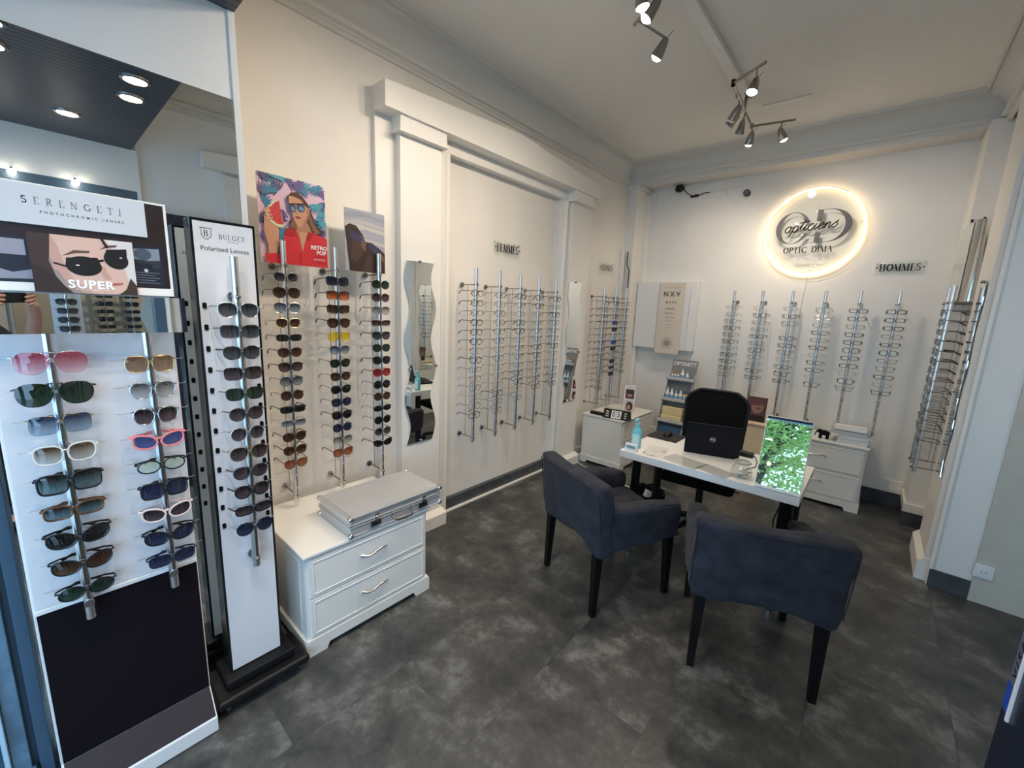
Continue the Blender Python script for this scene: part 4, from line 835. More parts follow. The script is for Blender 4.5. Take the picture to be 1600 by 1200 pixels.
# glass jar
t = thing('glass_jar', 'squat round glass jar with a wide rim holding pale sweets', 'jar', (-.455, 2.47, DT))
gj = mat('jar glass', (.95, .98, .97), .03, trans=1.)
gj = glassmat('jar glass thin', (.90, .93, .92), .12)
b = B(); b.lathe([(0, .002), (.038, .002), (.050, .012), (.054, .030), (.048, .052), (.034, .070), (.031, .076), (.034, .082)], 32, (-.455, 2.47, DT)); part('jar_body', b, gj, t, world=True)
b = B(); b.tube([(-.455 + .038 * math.cos(2 * PI * k / 28), 2.47 + .038 * math.sin(2 * PI * k / 28), DT + .087) for k in range(28)], .006, 8, closed=True); part('jar_rim', b, mat('rope rim', (.42, .42, .40), .5), t, world=True)
rr = random.Random(5)
for k in range(14):
    a_ = rr.uniform(0, 2 * PI); q = .030 * rr.random() ** .5; b = B(); b.sphere((0, 0, 0), (.011, .008, .007), 8)
    solo('sweet', b, D.materials.get('pale sweet') or mat('pale sweet', (.66, .62, .52), .35), 'small pale sweet inside the glass jar', 'sweet', (-.455 + q * math.cos(a_), 2.47 + q * math.sin(a_), DT + .012 + .011 * (k // 6)), 'sweets in the glass jar', rr.uniform(0, 3))
# tilting table mirror
e = Vector((.9993, .035, 0)).normalized(); back = Vector((-.035, .9993, 0)).normalized(); A_ = R(16.2)
up_ = Vector((0, 0, 1)) * math.cos(A_) + back * math.sin(A_); o = Vector((-.371, 2.396, DT + .010)); T = frame(o, e, up_)
t = thing('table_mirror', 'tilted rectangular table mirror on the right end of the desk reflecting green leaves', 'mirror', (-.27, 2.45, DT))
b = B(); b.box(-.004, .198, -.004, .368, -.008, -.001, .002, T=T); part('back_board', b, M['white'], t, world=True)
b = B(); b.box(0, .194, .004, .364, -.001, .001, T=T); part('mirror_glass', b, M['mirror'], t, world=True, smooth=False)
b = B(); b.box(-.004, .198, -.010, .004, -.012, .012, .002, T=T); part('ledge', b, M['white'], t, world=True)
b = B(); c_ = o + e * .097 + up_ * .22 - T.to_3x3() @ Vector((0, 0, .01)); b.tube([c_, (c_.x - .02, c_.y + .10, DT + .004)], .005, 8); b.tube([(c_.x - .06, c_.y + .10, DT + .005), (c_.x + .03, c_.y + .11, DT + .005)], .005, 8); part('strut', b, M['steel'], t, world=True)

# tub armchairs
def soft(b, x0, x1, y0, y1, z0, z1, bev, amp=.0035, cuts=5, f=None, seed=0):
    t = bmesh.new(); bmesh.ops.create_cube(t, size=1)
    for v in t.verts: v.co = Vector(((x0 + x1) / 2 + v.co.x * (x1 - x0), (y0 + y1) / 2 + v.co.y * (y1 - y0), (z0 + z1) / 2 + v.co.z * (z1 - z0)))
    bmesh.ops.bevel(t, geom=t.edges[:], offset=bev, segments=3, profile=.5, affect='EDGES')
    bmesh.ops.subdivide_edges(t, edges=[e for e in t.edges if e.calc_length() > .06], cuts=cuts, use_grid_fill=True)
    for v in t.verts:
        if f: v.co = f(v.co)
        p = v.co * 9 + Vector((seed, 0, 0))
        v.co += v.normal * amp * 1.5 * (math.sin(p.x * 1.7 + p.z * 2.3) + math.sin(p.y * 2.1 - p.z * 3.1 + p.x) + .7 * math.sin(p.z * 7 + p.x * 2.2 + p.y * 2))
    b.merge(t)
def armchair(loc, rz, label, seed):
    t = thing('armchair', label, 'armchair', loc, rz, 'armchairs in front of the desk')
    W, Dp = .285, .27
    b = B()
    def fb(c):
        k = (c.z - .38) / .37
        hem = -.035 * math.exp(-((abs(c.x) - .24) / .07) ** 2) if c.z < .42 else 0
        return Vector((c.x * (1 + .03 * k), c.y - .045 * k - .015 * math.cos(c.x * 5), c.z + hem + .004 * math.sin(c.x * 14)))
    soft(b, -W, W, -Dp - .005, -Dp + .105, .385, .750, .03, .0022, 7, fb, seed)
    for s in (-1, 1):
        def fa(c, s=s):
            k = max(0, (c.y + .2) / .45)
            return Vector((c.x + s * .012 * math.sin(k * PI), c.y, c.z - (.035 * k * k if c.z > .5 else 0) + (.012 * math.sin(k * PI) if c.z < .42 else 0)))
        soft(b, min(s * W, s * (W - .095)), max(s * W, s * (W - .095)), -Dp + .05, Dp + .015, .365, .612, .028, .0022, 6, fa, seed + s)
    soft(b, -W + .08, W - .08, Dp - .03, Dp + .005, .36, .46, .012, .001, 4, None, seed)
    part('cover', b, M['fabric'], t)
    b = B(); soft(b, -W + .075, W - .075, -Dp + .08, Dp + .012, .40, .475, .025, .0025, 5, None, seed + 3); part('seat', b, M['fabric'], t)
    b = B()
    for s in (-1, 1):
        pts = [(s * (W + .001), -Dp - .009 - .02 * 0 - .05 * (z - .38) / .37 + .012, z) for z in (.42, .5, .58, .66, .72)]; b.tube(pts, .0028, 6)
        b.tube([(s * (W - .004), y, .607 - .035 * max(0, (y + .2) / .45) ** 2) for y in (-.16, -.05, .05, .15, .25)], .0025, 6)
    b.tube([(x, -Dp - .050 - .015 * math.cos(x * 5) + .004, .736) for x in (-.26, -.13, 0, .13, .26)], .0025, 6)
    part('seam', b, M['fabric'], t)
    for sx in (-1, 1):
        for sy in (-1, 1):
            x, y = sx * .232, sy * .245; g = B(); vs = []
            for z, r_ in ((0, .014), (.42, .023)):
                xx = x + (.0 if z else sx * .008); yy = y + (0 if z else sy * .012)
                vs += [(xx - r_, yy - r_, z), (xx + r_, yy - r_, z), (xx + r_, yy + r_, z), (xx - r_, yy + r_, z)]
            g._add(vs, [[3, 2, 1, 0], [4, 5, 6, 7]] + [[i, (i + 1) % 4, (i + 1) % 4 + 4, i + 4] for i in range(4)]); part('leg', g, M['darkwood'], t, smooth=False)
    return t
armchair((-1.048, 2.132, 0), R(-23.5), 'dark blue-grey fabric armchair with black legs, left one before the desk', 1)
armchair((-.302, 2.176, 0), R(20.5), 'dark blue-grey fabric armchair with black legs, right one before the desk', 5)

# office chair behind the desk
t = thing('office_chair', 'black mesh office chair behind the desk', 'office chair', (-.825, 3.12, 0), R(6))
b = B()
def fbk(u, v):
    x = (u - .5) * .44; z = .53 + .51 * v; k = abs(u - .5) * 2
    rnd = (max(0, v - .82) / .18) ** 2 * .06; x *= 1 - rnd * 2.0 * k ** 2 - .10 * (1 - v); z -= .045 * max(0, k - .6) / .4 * max(0, v - .7) / .3
    return (x, .225 + .06 * v - .045 * (1 - k * k) * 0 + .03 * k * k * -1, z)
b.grid(fbk, 16, 12); b.grid(lambda u, v: tuple(Vector(fbk(u, v)) + Vector((0, .012, 0))), 16, 12); part('backrest', b, M['mesh'], t)
b = B(); rim = [fbk(u / 16, 1) for u in range(17)] + [fbk(1, 1 - v / 12) for v in range(1, 13)] + [fbk(1 - u / 16, 0) for u in range(1, 17)] + [fbk(0, v / 12) for v in range(1, 12)]
b.tube([(p[0], p[1] + .006, p[2]) for p in rim], .013, 8, closed=True); b.tube([(-.10, .27, .56), (-.06, .30, .8), (-.02, .30, 1.03)], .011, 8); b.box(-.16, .16, .255, .29, .60, .72, .01); part('back_frame', b, M['black'], t)
b = B(); b.box(-.24, .24, -.26, .22, .43, .50, .03, seg=3); part('seat', b, M['mesh'], t)
b = B(); b.box(-.12, .12, -.14, .14, .39, .43, .01); b.tube([(0, .15, .41), (0, .30, .42), (0, .31, .62)], .018, 8); b.tube([(0, 0, .12), (0, 0, .40)], [.028, .024], 14); b.tube([(.06, -.02, .41), (.26, -.04, .40)], .006, 6); part('column', b, M['black'], t)
for s in (-1, 1):
    b = B(); b.tube([(s * .24, .10, .45), (s * .29, .10, .50), (s * .295, .10, .62), (s * .29, .02, .67), (s * .285, -.14, .66)], [.014, .014, .014, .02, .016], 8, flat=1.3); part('armrest', b, M['black'], t)
for k in range(5):
    a_ = 2 * PI * k / 5 + .5; c, s = math.cos(a_), math.sin(a_)
    b = B(); b.tube([(0, 0, .12), (.15 * c, .15 * s, .10), (.29 * c, .29 * s, .075)], [.03, .022, .014], 8); lg = part('base_arm', b, M['black'], t)
    b = B(); b.tube([(.29 * c - .02 * s, .29 * s + .02 * c, .028), (.29 * c + .02 * s, .29 * s - .02 * c, .028)], .028, 12); b.tube([(.29 * c, .29 * s, .03), (.29 * c, .29 * s, .075)], .01, 8); part('caster', b, M['black'], lg)
# waste bin with liner, cable on the floor
t = thing('waste_bin', 'black lined waste bin on the floor under the desk', 'bin', (-1.17, 3.0, 0))
b = B(); b.lathe([(0, .002), (.095, .002), (.125, .25), (.120, .25), (.09, .01), (0, .01)], 28, (-1.17, 3.0, 0)); part('bucket', b, M['black'], t, world=True)
b = B(); rr = random.Random(9); b.grid(lambda u, v: ((-1.17 + (.128 + .008 * math.sin(u * 60 + v)) * math.cos(2 * PI * u)), 3.0 + (.128 + .008 * math.cos(u * 47)) * math.sin(2 * PI * u), .19 + .07 * v + .006 * math.sin(u * 75)), 60, 3, closeu=True); part('liner', b, M['blackgloss'], t, world=True)
b = B(); b.box(-.05, .05, -.001, .001, 0, .08); solo('paper_scrap', b, M['white'], 'white paper scrap sticking out of the waste bin', 'paper', (-1.13, 2.93, .20), None, R(25)).rotation_euler = (R(-25), R(20), R(25))
b = B(); b.tube([(-2.28, 3.74, .005), (-2.17, 3.66, .005), (-2.04, 3.62, .005), (-1.85, 3.56, .005), (-1.675, 3.50, .005), (-1.53, 3.505, .005), (-1.3, 3.42, .005)], .004, 6); solo('floor_cable', b, M['white'], 'white cable running along the floor by the corner chest', 'cable')
b = B(); b.tube([(-.25, 2.55, .69), (-.29, 2.6, .5), (-.27, 2.62, .2), (-.3, 2.7, .006), (-.5, 3.1, .006)], .0035, 6); solo('hanging_cable', b, M['black'], 'thin black cable hanging beside the right desk leg', 'cable')

# things on the corner chest
z = .534
t = thing('flip_calendar', 'black flip calendar showing 05 on the corner chest', 'calendar', (-1.885, 3.83, z), R(12)); t.scale = (1.18, 1.18, 1.18)
b = B(); b.prism([(-.035, 0), (.035, 0), (.003, .078), (-.003, .078)], 'x', -.115, .115, bev=.001); part('stand', b, M['black'], t)
T0 = frame((0, -.0358, 0), (1, 0, 0), (0, .033, .078))
for i, (x0, x1) in enumerate(((-.108, -.052), (-.045, .040), (.047, .108))):
    b = B(); b.box(x0, x1, .006, .074, .0005, .003, T=T0)
    if i == 1: b = B(); b.box(x0, -.004, .006, .074, .0005, .003, T=T0); b.box(-.001, x1, .006, .074, .0005, .003, T=T0)
    c = part('leaf_page', b, M['white'] if i == 1 else M['blackgloss'], t)
    g = B()
    if i == 1: sans('0', .062, T0 @ Matrix.Translation((-.0245, .040, .0035)), g, bold=.001, depth=.0003, sx=.8); sans('5', .062, T0 @ Matrix.Translation((.0195, .040, .0035)), g, bold=.001, depth=.0003, sx=.8)
    else:
        for k in range(3): sans('VEN' if i == 0 else 'JUL', .014, T0 @ Matrix.Translation(((x0 + x1) / 2, .02 + .02 * k, .0035)), g, bold=.0006, depth=.0003)
    part('numerals', g, M['ink'] if i == 1 else M['white'], c)
b = B(); [b.tube([(x + .006 * math.cos(a * PI / 4), .009 * math.sin(a * PI / 4) * .6, .080 + .010 * math.sin(a * PI / 4)) for a in range(8)], .0012, 5, closed=True) for x in [-.1 + .02 * k for k in range(11)]]; part('rings', b, M['nickel'], t)
b = B(); b.box(-.085, .085, -.02, .02, 0, .030, .004); b.box(-.085, .085, -.0205, .0205, .014, .016); solo('glasses_case', b, M['black'], 'long black case on the left edge of the corner chest', 'case', (-2.10, 3.825, z), None, R(3))
b = B(); b.box(-.06, .06, -.07, .07, 0, .002); solo('paper_slip', b, M['white'], 'white paper slip on the corner chest beside the calendar', 'paper', (-1.83, 3.98, z), None, R(20))
t = thing('photo_strip_card', 'white standing card with two dark portrait photos on the corner chest', 'card', (-1.915, 4.14, z), R(12)); t.scale = (1.12, 1, 1.12)
T = frame((-.052, 0, .001), (1, 0, 0), (0, .05, 1)); b = B(); b.box(0, .105, 0, .27, -.004, 0, T=T); b.box(.02, .085, 0, .004, -.05, 0, T=T); part('board', b, M['white'], t)
a = Art(Matrix.Translation((-1.915, 4.14, z)) @ Matrix.Rotation(R(12), 4, 'Z') @ T, .105, .27, (.80, .79, .77))
a.rect(.12, .52, .9, .86, (.10, .03, .03)); a.ell(.5, .66, .22, .09, (.42, .22, .17)); a.ell(.5, .75, .28, .06, (.03, .012, .012)); a.ell(.5, .60, .06, .015, (.4, .03, .04)); a.rect(.12, .08, .9, .46, (.55, .54, .53)); a.ell(.55, .25, .3, .16, (.06, .02, .02)); a.ell(.5, .22, .15, .09, (.5, .3, .24)); a.rect(.25, .91, .78, .925, (.15, .15, .15))
a.build('photos', t)

# on the right-hand chest: elephant, books, wire tray
z = .576
t = thing('elephant_figurine', 'small black elephant figurine on the back wall chest', 'figurine', (-.235, 4.52, z), R(10))
b = B(); b.sphere((.0, 0, .052), (.040, .020, .024), 18); b.sphere((-.038, 0, .062), (.020, .015, .018), 14)
b.tube([(-.050, 0, .062), (-.060, 0, .052), (-.063, 0, .034), (-.068, 0, .022), (-.075, 0, .024)], [.009, .007, .005, .004, .003], 8)
for x in (-.026, .024):
    for s in (-1, 1): b.tube([(x + s * .003, s * .011, .045), (x + s * .006, s * .011, .02), (x + s * .004, s * .011, .001)], [.011, .009, .009], 8)
b.tube([(.038, 0, .058), (.045, 0, .045), (.044, 0, .030)], [.003, .002, .003], 6); part('body', b, M['blackmatte'], t)
for s in (-1, 1):
    b = B(); b.sphere((-.030, s * .015, .064), (.013, .003, .017), 10); part('ear', b, M['blackmatte'], t)
    b = B(); b.tube([(-.052, s * .007, .052), (-.062, s * .008, .046), (-.068, s * .008, .048)], [.002, .0015, .0008], 6); part('tusk', b, M['white'], t)
zb = z; tones = [(.62, .63, .66), (.70, .70, .71), (.40, .41, .44), (.66, .66, .66), (.72, .72, .73), (.58, .58, .60)]
for i, (h_, w_, c_) in enumerate(((.022, .21, 0), (.018, .215, 1), (.010, .205, 4), (.024, .21, 3), (.012, .27, 2), (.012, .265, 5))):
    x = -.035 - (.04 if i > 3 else 0); tt = thing('book', 'catalogue in the pile on the back wall chest, %s' % ('bottom one', 'second from the bottom', 'third from the bottom', 'fourth from the bottom', 'fifth, wider one', 'topmost wide one')[i], 'book', (x, 4.58, zb), R((-3, 1, 2, -1, 2, 0)[i]), 'catalogues piled on the chest')
    b = B(); b.box(-w_ / 2, w_ / 2, -.11, .11, 0, .0015); b.box(-w_ / 2, w_ / 2, -.11, .11, h_ - .0015, h_); b.box(-w_ / 2, w_ / 2, .1085, .11, 0, h_); part('cover', b, mat('catalogue cover %d' % i, tones[c_], .4), tt)
    b = B(); b.box(-w_ / 2 + .003, w_ / 2 - .003, -.107, .1085, .0015, h_ - .0015); part('pages', b, M['white'], tt); zb += h_ + .0005
t = thing('wire_tray', 'wire and clear plastic tray on top of the catalogue pile', 'tray', (-.055, 4.58, zb))
b = B()
for zz, gx in ((.003, .125), (.045, .135)): b.tube([(-.01 + sx * gx, sy * .105, zz) for sx, sy in ((-1, -1), (1, -1), (1, 1), (-1, 1))], .0028, 6, closed=True)
for sx, sy in ((-1, -1), (1, -1), (1, 1), (-1, 1)): b.tube([(-.01 + sx * .125, sy * .105, .003), (-.01 + sx * .135, sy * .105, .045)], .0022, 6)
for k in range(7): b.tube([(-.12 + .037 * k, -.105, .003), (-.12 + .037 * k, .105, .003)], .0015, 5)
part('wire_frame', b, M['steel'], t)
b = B(); b.box(-.12, .10, -.09, .09, .007, .028, .004); part('paper_stack', b, M['white'], t)
# pale cabinet behind the office chair with a leaning magazine
b = B(); b.box(-.98, -.63, 4.50, 4.85, .0, .585, .004); b.box(-.99, -.62, 4.48, 4.855, .585, .605, .004); t = solo('side_cabinet', b, mat('pale maple laminate', (.72, .60, .42), .4, nscale=6, namt=.06), 'pale wood cabinet against the back wall behind the office chair', 'cabinet')
b = B(); b.box(-.97, -.64, 4.488, 4.50, .06, .57, .002); dd = part('door', b, D.materials['pale maple laminate'], t)
b = B(); b.tube([(-.67, 4.48, .38), (-.67, 4.47, .38), (-.67, 4.47, .46), (-.67, 4.48, .46)], .004, 6); part('handle', b, M['steel'], dd)
t = thing('magazine', 'dark portrait print standing on the pale wood cabinet', 'print', (-.80, 4.58, .606))
T = frame((-.88, 4.56, .607), (1, 0, 0), (0, .12, 1)); b = B(); b.box(0, .17, 0, .24, -.004, 0, T=T); part('board', b, M['black'], t, world=True)
a = Art(T, .17, .24, (.10, .045, .045)); a.ell(.55, .6, .3, .28, (.30, .17, .15)); a.ell(.45, .8, .4, .15, (.12, .05, .05)); a.rect(0, 0, 1, .25, (.02, .01, .015)); a.ell(.6, .55, .12, .03, (.1, .04, .04)); a.build('photo', t)

# leaning contact lens product stand
t = thing('product_stand', 'grey leaning stand with three shelves of lens bottles and cartons', 'product stand', (-1.52, 4.45, 0))
fo = Vector((-1.655, 4.33, .16)); upv = Vector((0, .27, .96)).normalized(); T = frame(fo, (1, 0, 0), upv)   # z of T points to the room
Wd, Hh = .265, 1.0; M['standgrey'] = mat('grey board', (.20, .205, .21), .5)
b = B(); b.box(0, Wd, -.02, Hh, -.008, 0, .001, T=T); part('back_board', b, M['standgrey'], t, world=True)
for s in (0, 1):
    b = B(); b.prism([(-.02, 0), (-.02, .085), (.30, .085), (.34, .06), (.36, .085), (.58, .08), (.62, .05), (.78, .045), (.86, 0)], 'x', s * Wd - .004, s * Wd + .004, T=frame(fo, (1, 0, 0), upv)); part('side_board', b, D.materials.get('grey side board') or mat('grey side board', (.42, .43, .44), .5), t, world=True)
for v0, dp in ((.30, .11), (.53, .11), (.76, .09)):
    b = B(); b.box(-.01, Wd + .01, v0, v0 + .008, 0, dp, .001, T=T); b.box(-.01, Wd + .01, v0, v0 + .035, dp - .004, dp, .001, T=T); part('shelf', b, D.materials['grey side board'], t, world=True)
b = B(); b.box(.01, Wd - .01, .02, .27, .003, .055, .002, T=T); part('front_panel', b, mat('blue panel', (.035, .10, .22), .4), t, 'blue panel at the bottom', world=True)
b = B(); b.box(-.02, .0, -.02, 0, 0, 0)
b = B(); b.box(fo.x, fo.x + Wd, 4.28, 4.62, 0, .14, .004); part('foot', b, M['black'], t, world=True)
g = B(); sans('OPTINETT', .058, T @ Matrix.Translation((Wd / 2, .955, .001)), g, bold=.0008, depth=.0004, sx=.88); part('lettering', g, M['white'], t, world=True)
def bottle(u, v, h_, r_, cap, body, lab):
    p = T @ Vector((u, v + .009, .05)); q = thing('lens_solution_bottle', lab, 'bottle', p, 0, 'small bottles on the product stand')
    b = B(); b.lathe([(0, 0), (r_, 0), (r_, h_ * .6), (r_ * .55, h_ * .72), (r_ * .5, h_ * .76), (0, h_ * .76)], 14); part('bottle_body', b, body, q)
    b = B(); b.lathe([(r_ * .6, h_ * .72), (r_ * .55, h_ * .8), (r_ * .25, h_), (0, h_)], 12); part('cap', b, cap, q)
    b = B(); b.lathe([(r_ * 1.02, h_ * .14), (r_ * 1.02, h_ * .48)], 14); part('bottle_label', b, D.materials.get('blue label') or mat('blue label', (.25, .45, .70), .4), q)
orange = mat('orange cap', (.75, .30, .04), .4); navyc = mat('navy cap', (.02, .02, .12), .4); yel = mat('yellow carton', (.78, .68, .30), .5)
for k in range(3): bottle(.045 + .030 * k, .768, .075, .013, orange, M['white'], 'orange-capped small bottle on the top shelf of the product stand, %s' % ('left', 'middle', 'right')[k])
bottle(.150, .768, .115, .019, M['white'], M['white'], 'taller white bottle on the top shelf of the product stand'); bottle(.200, .768, .085, .017, M['white'], M['white'], 'shorter white bottle on the top shelf of the product stand')
for k, (h_, cp) in enumerate(((.13, M['white']), (.125, M['white']), (.11, M['aqua']), (.12, M['white']))): bottle(.035 + .046 * k, .538, h_, .019, cp, M['white'], 'white bottle on the middle shelf of the product stand, %s from left' % ('first', 'second', 'third', 'fourth')[k])
for k in range(2): bottle(.212 + .027 * k, .538, .12, .012, navyc, yel, 'navy-capped yellow bottle on the middle shelf of the product stand, %s' % ('left', 'right')[k])
for k in range(2):
    p = T @ Vector((.13, .309 + .088 * k, .055)); q = thing('lens_carton', '%s pale yellow carton on the bottom shelf of the product stand' % ('lower', 'upper')[k], 'box', p, 0, 'cartons on the product stand')
    b = B(); b.box(-.105, .105, -.035, .035, 0, .080, .001); part('carton', b, mat('cream carton %d' % k, ((.80, .68, .38), (.74, .63, .36))[k], .5), q)
    g = B(); sans('OPTINETT', .022, frame((0, -.0355, .05), (1, 0, 0), (0, 0, 1)), g, depth=.0003); g.box(-.1, .1, -.0355, -.035, .0, .02); part('print', g, mat('pale carton print %d' % k, (.62, .52, .30), .5), q)
# ================================================================ ON THE WALLS
def wave(z): return .021 * math.cos(2 * PI * (z - 1.18) / .39)
def wave_mirror(x, yc_, z0, z1, sgn, label, hw=.1025):
    t = thing('wavy_mirror', label, 'mirror', (x, yc_, z0), 0, 'wavy wall mirrors'); n = 60; zs = [z0 + (z1 - z0) * k / n for k in range(n + 1)]
    pts = [(yc_ + hw + wave(q), q) for q in zs] + [(yc_ - hw + wave(q), q) for q in reversed(zs)]
    b = B(); vs = []
    for xx in (x, x + .004 * sgn):
        for q in zs: vs += [(xx, yc_ - hw + wave(q), q), (xx, yc_ + hw + wave(q), q)]
    m_ = 2 * (n + 1); fs = []
    for k in range(n):
        a_ = 2 * k; fs += [[a_, a_ + 1, a_ + 3, a_ + 2], [a_ + m_, a_ + m_ + 2, a_ + m_ + 3, a_ + m_ + 1], [a_, a_ + 2, a_ + 2 + m_, a_ + m_], [a_ + 1, a_ + 1 + m_, a_ + 3 + m_, a_ + 3]]
    fs += [[0, m_, m_ + 1, 1], [m_ - 2, m_ - 1, 2 * m_ - 1, 2 * m_ - 2]]
    b._add(vs, fs); part('mirror_glass', b, M['mirror'], t, world=True)
    for y, q in ((yc_ + wave(z1) - .01, z1), (yc_ + .01 + wave(z0), z0 + .01), (yc_ - hw + wave(1.18) - .004, 1.18), (yc_ + hw + wave(1.18) + .004, 1.19)):
        b = B(); b.tube([(x - .002 * sgn, y, q), (x + .010 * sgn, y, q)], .0085, 12); b.sphere((x + .010 * sgn, y, q), .0085, 10); part('clip', b, M['nickel'], t, world=True)
wave_mirror(-2.264, 1.672, .672, 1.866, 1, 'wavy-edged tall mirror on the pilaster left of the wall recess')
wave_mirror(-2.264, 3.488, .70, 1.868, 1, 'wavy-edged tall mirror on the pilaster right of the wall recess')
wave_mirror(.419, 3.74, .672, 1.866, -1, 'wavy-edged tall mirror seen edge-on on the right pilaster')
# acrylic name plates
def name_plate(c, ex, wd, hh, text, th, label):
    ex = Vector(ex); nz = ex.cross(Vector((0, 0, 1))); T = frame(Vector(c) + nz * .018, ex, (0, 0, 1))
    t = thing('acrylic_sign', label, 'sign', c, 0, 'clear acrylic name plates')
    b = B(); b.box(-wd / 2, wd / 2, -hh / 2, hh / 2, -.003, 0, .0008, T=T); part('plate', b, M['acrylic'], t, world=True)
    g = B(); L = serif_text(g, text, th, T @ Matrix.Translation((0, .008, .0005)), .0006, .19, 2.4, gap=.06, sx=.92 if len(text) < 7 else .8)
    for s in (-1, 1):
        for k in range(4): g.tube([(s * (L / 2 + .014) + .008 * math.cos(k * PI / 4), .008 + .008 * math.sin(k * PI / 4), .0008), (s * (L / 2 + .014) - .008 * math.cos(k * PI / 4), .008 - .008 * math.sin(k * PI / 4), .0008)], .0012, 4, T=T)
    part('lettering', g, M['ink'], t, world=True)
    for sx in (-1, 1):
        b = B(); b.tube([T @ Vector((sx * (wd / 2 - .012), hh / 2 - .012, -.018)), T @ Vector((sx * (wd / 2 - .012), hh / 2 - .012, .003))], .005, 10); part('spacer', b, M['steel'], t, world=True)
name_plate((-2.40, 2.628, 2.066), (0, 1, 0), .315, .118, 'FEMMES', .062, 'clear acrylic sign reading FEMMES in the wall recess')
name_plate((-2.36, 4.195, 2.066), (0, 1, 0), .325, .125, 'ENFANTS', .055, 'clear acrylic sign reading ENFANTS near the corner')
name_plate((.046, 4.88, 2.062), (1, 0, 0), .325, .118, 'HOMMES', .056, 'clear acrylic sign reading HOMMES on the back wall')
# round illuminated logo sign
cx, cz, yy = -.61, 2.405, 4.82
t = thing('logo_sign', 'round sign with glowing ring and dark lettering on the back wall', 'sign', (cx, 4.88, cz))
circ = lambda r_, y, n=72: [(cx + r_ * math.cos(2 * PI * k / n), y, cz + r_ * math.sin(2 * PI * k / n)) for k in range(n)]
b = B(); b.tube(circ(.383, yy + .022), .009, 10, closed=True); part('neon_ring', b, M['neon'], t, 'glowing warm white ring', world=True)
b = B(); b.tube([(cx, yy - .003, cz), (cx, yy, cz)], .385, 72); part('disc', b, M['acrylic'], t, world=True)
b = B(); b.tube(circ(.386, yy - .003), .0022, 6, closed=True); part('rim', b, M['greyink'], t, world=True)
for a_ in (95, 190, 275, 10):
    b = B(); q = (cx + .355 * math.cos(R(a_)), cz + .355 * math.sin(R(a_))); b.tube([(q[0], yy - .006, q[1]), (q[0], 4.88, q[1])], .006, 10); part('spacer', b, M['steel'], t, world=True)
T = frame((cx, yy - .0032, cz), (1, 0, 0), (0, 0, 1)); g = B(); gi = B()
def cres(b, x0, z0, rx, rz_, irx, off, a0, a1, n=20):
    o_ = [(x0 + rx * math.cos(R(a0 + (a1 - a0) * k / n)), z0 + rz_ * math.sin(R(a0 + (a1 - a0) * k / n))) for k in range(n + 1)]
    i_ = [(x0 + off + irx * math.cos(R(a0 + (a1 - a0) * k / n)), z0 + (rz_ - .004) * math.sin(R(a0 + (a1 - a0) * k / n))) for k in range(n + 1)]
    vs = [(p[0], p[1], q) for q in (0, .002) for p in o_ + i_]; m_ = n + 1; fs = []
    for k in range(n):
        fs += [[k, k + 1, m_ + k + 1, m_ + k], [2 * m_ + k, 3 * m_ + k, 3 * m_ + k + 1, 2 * m_ + k + 1], [k, 2 * m_ + k, 2 * m_ + k + 1, k + 1], [m_ + k, m_ + k + 1, 3 * m_ + k + 1, 3 * m_ + k]]
    b._add(vs, fs, T)
ox, oz = -.150, .040
cres(g, ox, oz, .135, .142, .092, 0, 90, 270); cres(g, ox, oz, .135, .142, .100, 0, 18, 90); cres(g, ox, oz, .135, .142, .100, 0, -90, -22)
g.box(.028, .070, .085, .185, 0, .002, T=T); g.box(.028, .070, -.100, -.012, 0, .002, T=T); g.box(.0, .12, .1815, .185, 0, .002, T=T); g.box(.0, .12, -.100, -.0965, 0, .002, T=T)
cres(g, .115, .0425, .175, .1425, .125, 0, -90, 90)
part('large_letters', g, M['greyink'], t, world=True)
serif_text(gi, 'OPTIC', .052, T @ Matrix.Translation((-.105, -.160, .001)), .0012, .17, 1.6, gap=.07); serif_text(gi, 'DIMA', .052, T @ Matrix.Translation((.103, -.160, .001)), .0012, .17, 1.6, gap=.07)
# flowing handwriting
S_ = 1.0; x = 0; sl = .32; strokes = []
def lo(*p): strokes.append([(x + u, v) for u, v in p])
for ch in 'opticiens':
    if ch == 'o': lo(*arc(.5, .5, .38, .5, 60, 430, 20)); lo((.7, .95), (1.0, .75), (1.25, .8)); x += 1.05
    elif ch == 'p': lo((0, .7), (.3, 1.0), (.22, .3), (.05, -.75)); lo(*([(.22, .35)] + arc(.55, .5, .35, .5, 150, -170, 18))); lo((.5, 0), (.85, .1), (1.1, .4)); x += 1.05
    elif ch == 't': lo((.1, .5), (.45, 1.9), (.25, .3), (.4, .0), (.7, .2), (.9, .6)); lo((-.2, 1.35), (1.0, 1.5)); x += .72
    elif ch == 'i': lo((0, .5), (.22, 1.0), (.15, .2), (.32, 0), (.62, .45)); lo((.36, 1.45), (.42, 1.55)); x += .55
    elif ch == 'c': lo(*(arc(.5, .5, .38, .5, 50, 300, 16) + [(.95, .4)])); x += .9
    elif ch == 'e': lo(*([(.0, .3), (.5, .5), (.78, .8)] + arc(.5, .5, .32, .5, 40, 300, 16) + [(1.0, .4)])); x += .92
    elif ch == 'n': lo((0, .6), (.2, 1.0), (.12, 0), (.35, .75), (.6, 1.0), (.72, .8), (.66, .2), (.82, 0), (1.1, .4)); x += 1.08
    elif ch == 's': lo((0, .4), (.35, .8), (.7, 1.1), (.5, .75), (.75, .45), (.6, .05), (.2, .1)); x += .8
k_ = .40 / x
for s_ in strokes: gi.tube([((u - x / 2) * k_ + sl * v * k_ * 1.05 - .02, (v - .4) * k_ * 1.05 + .034 + .06 * (u - x / 2) * k_, .003) for u, v in s_], .0052, 6, T=T, flat=1.0)
part('lettering', gi, M['ink'], t, world=True)
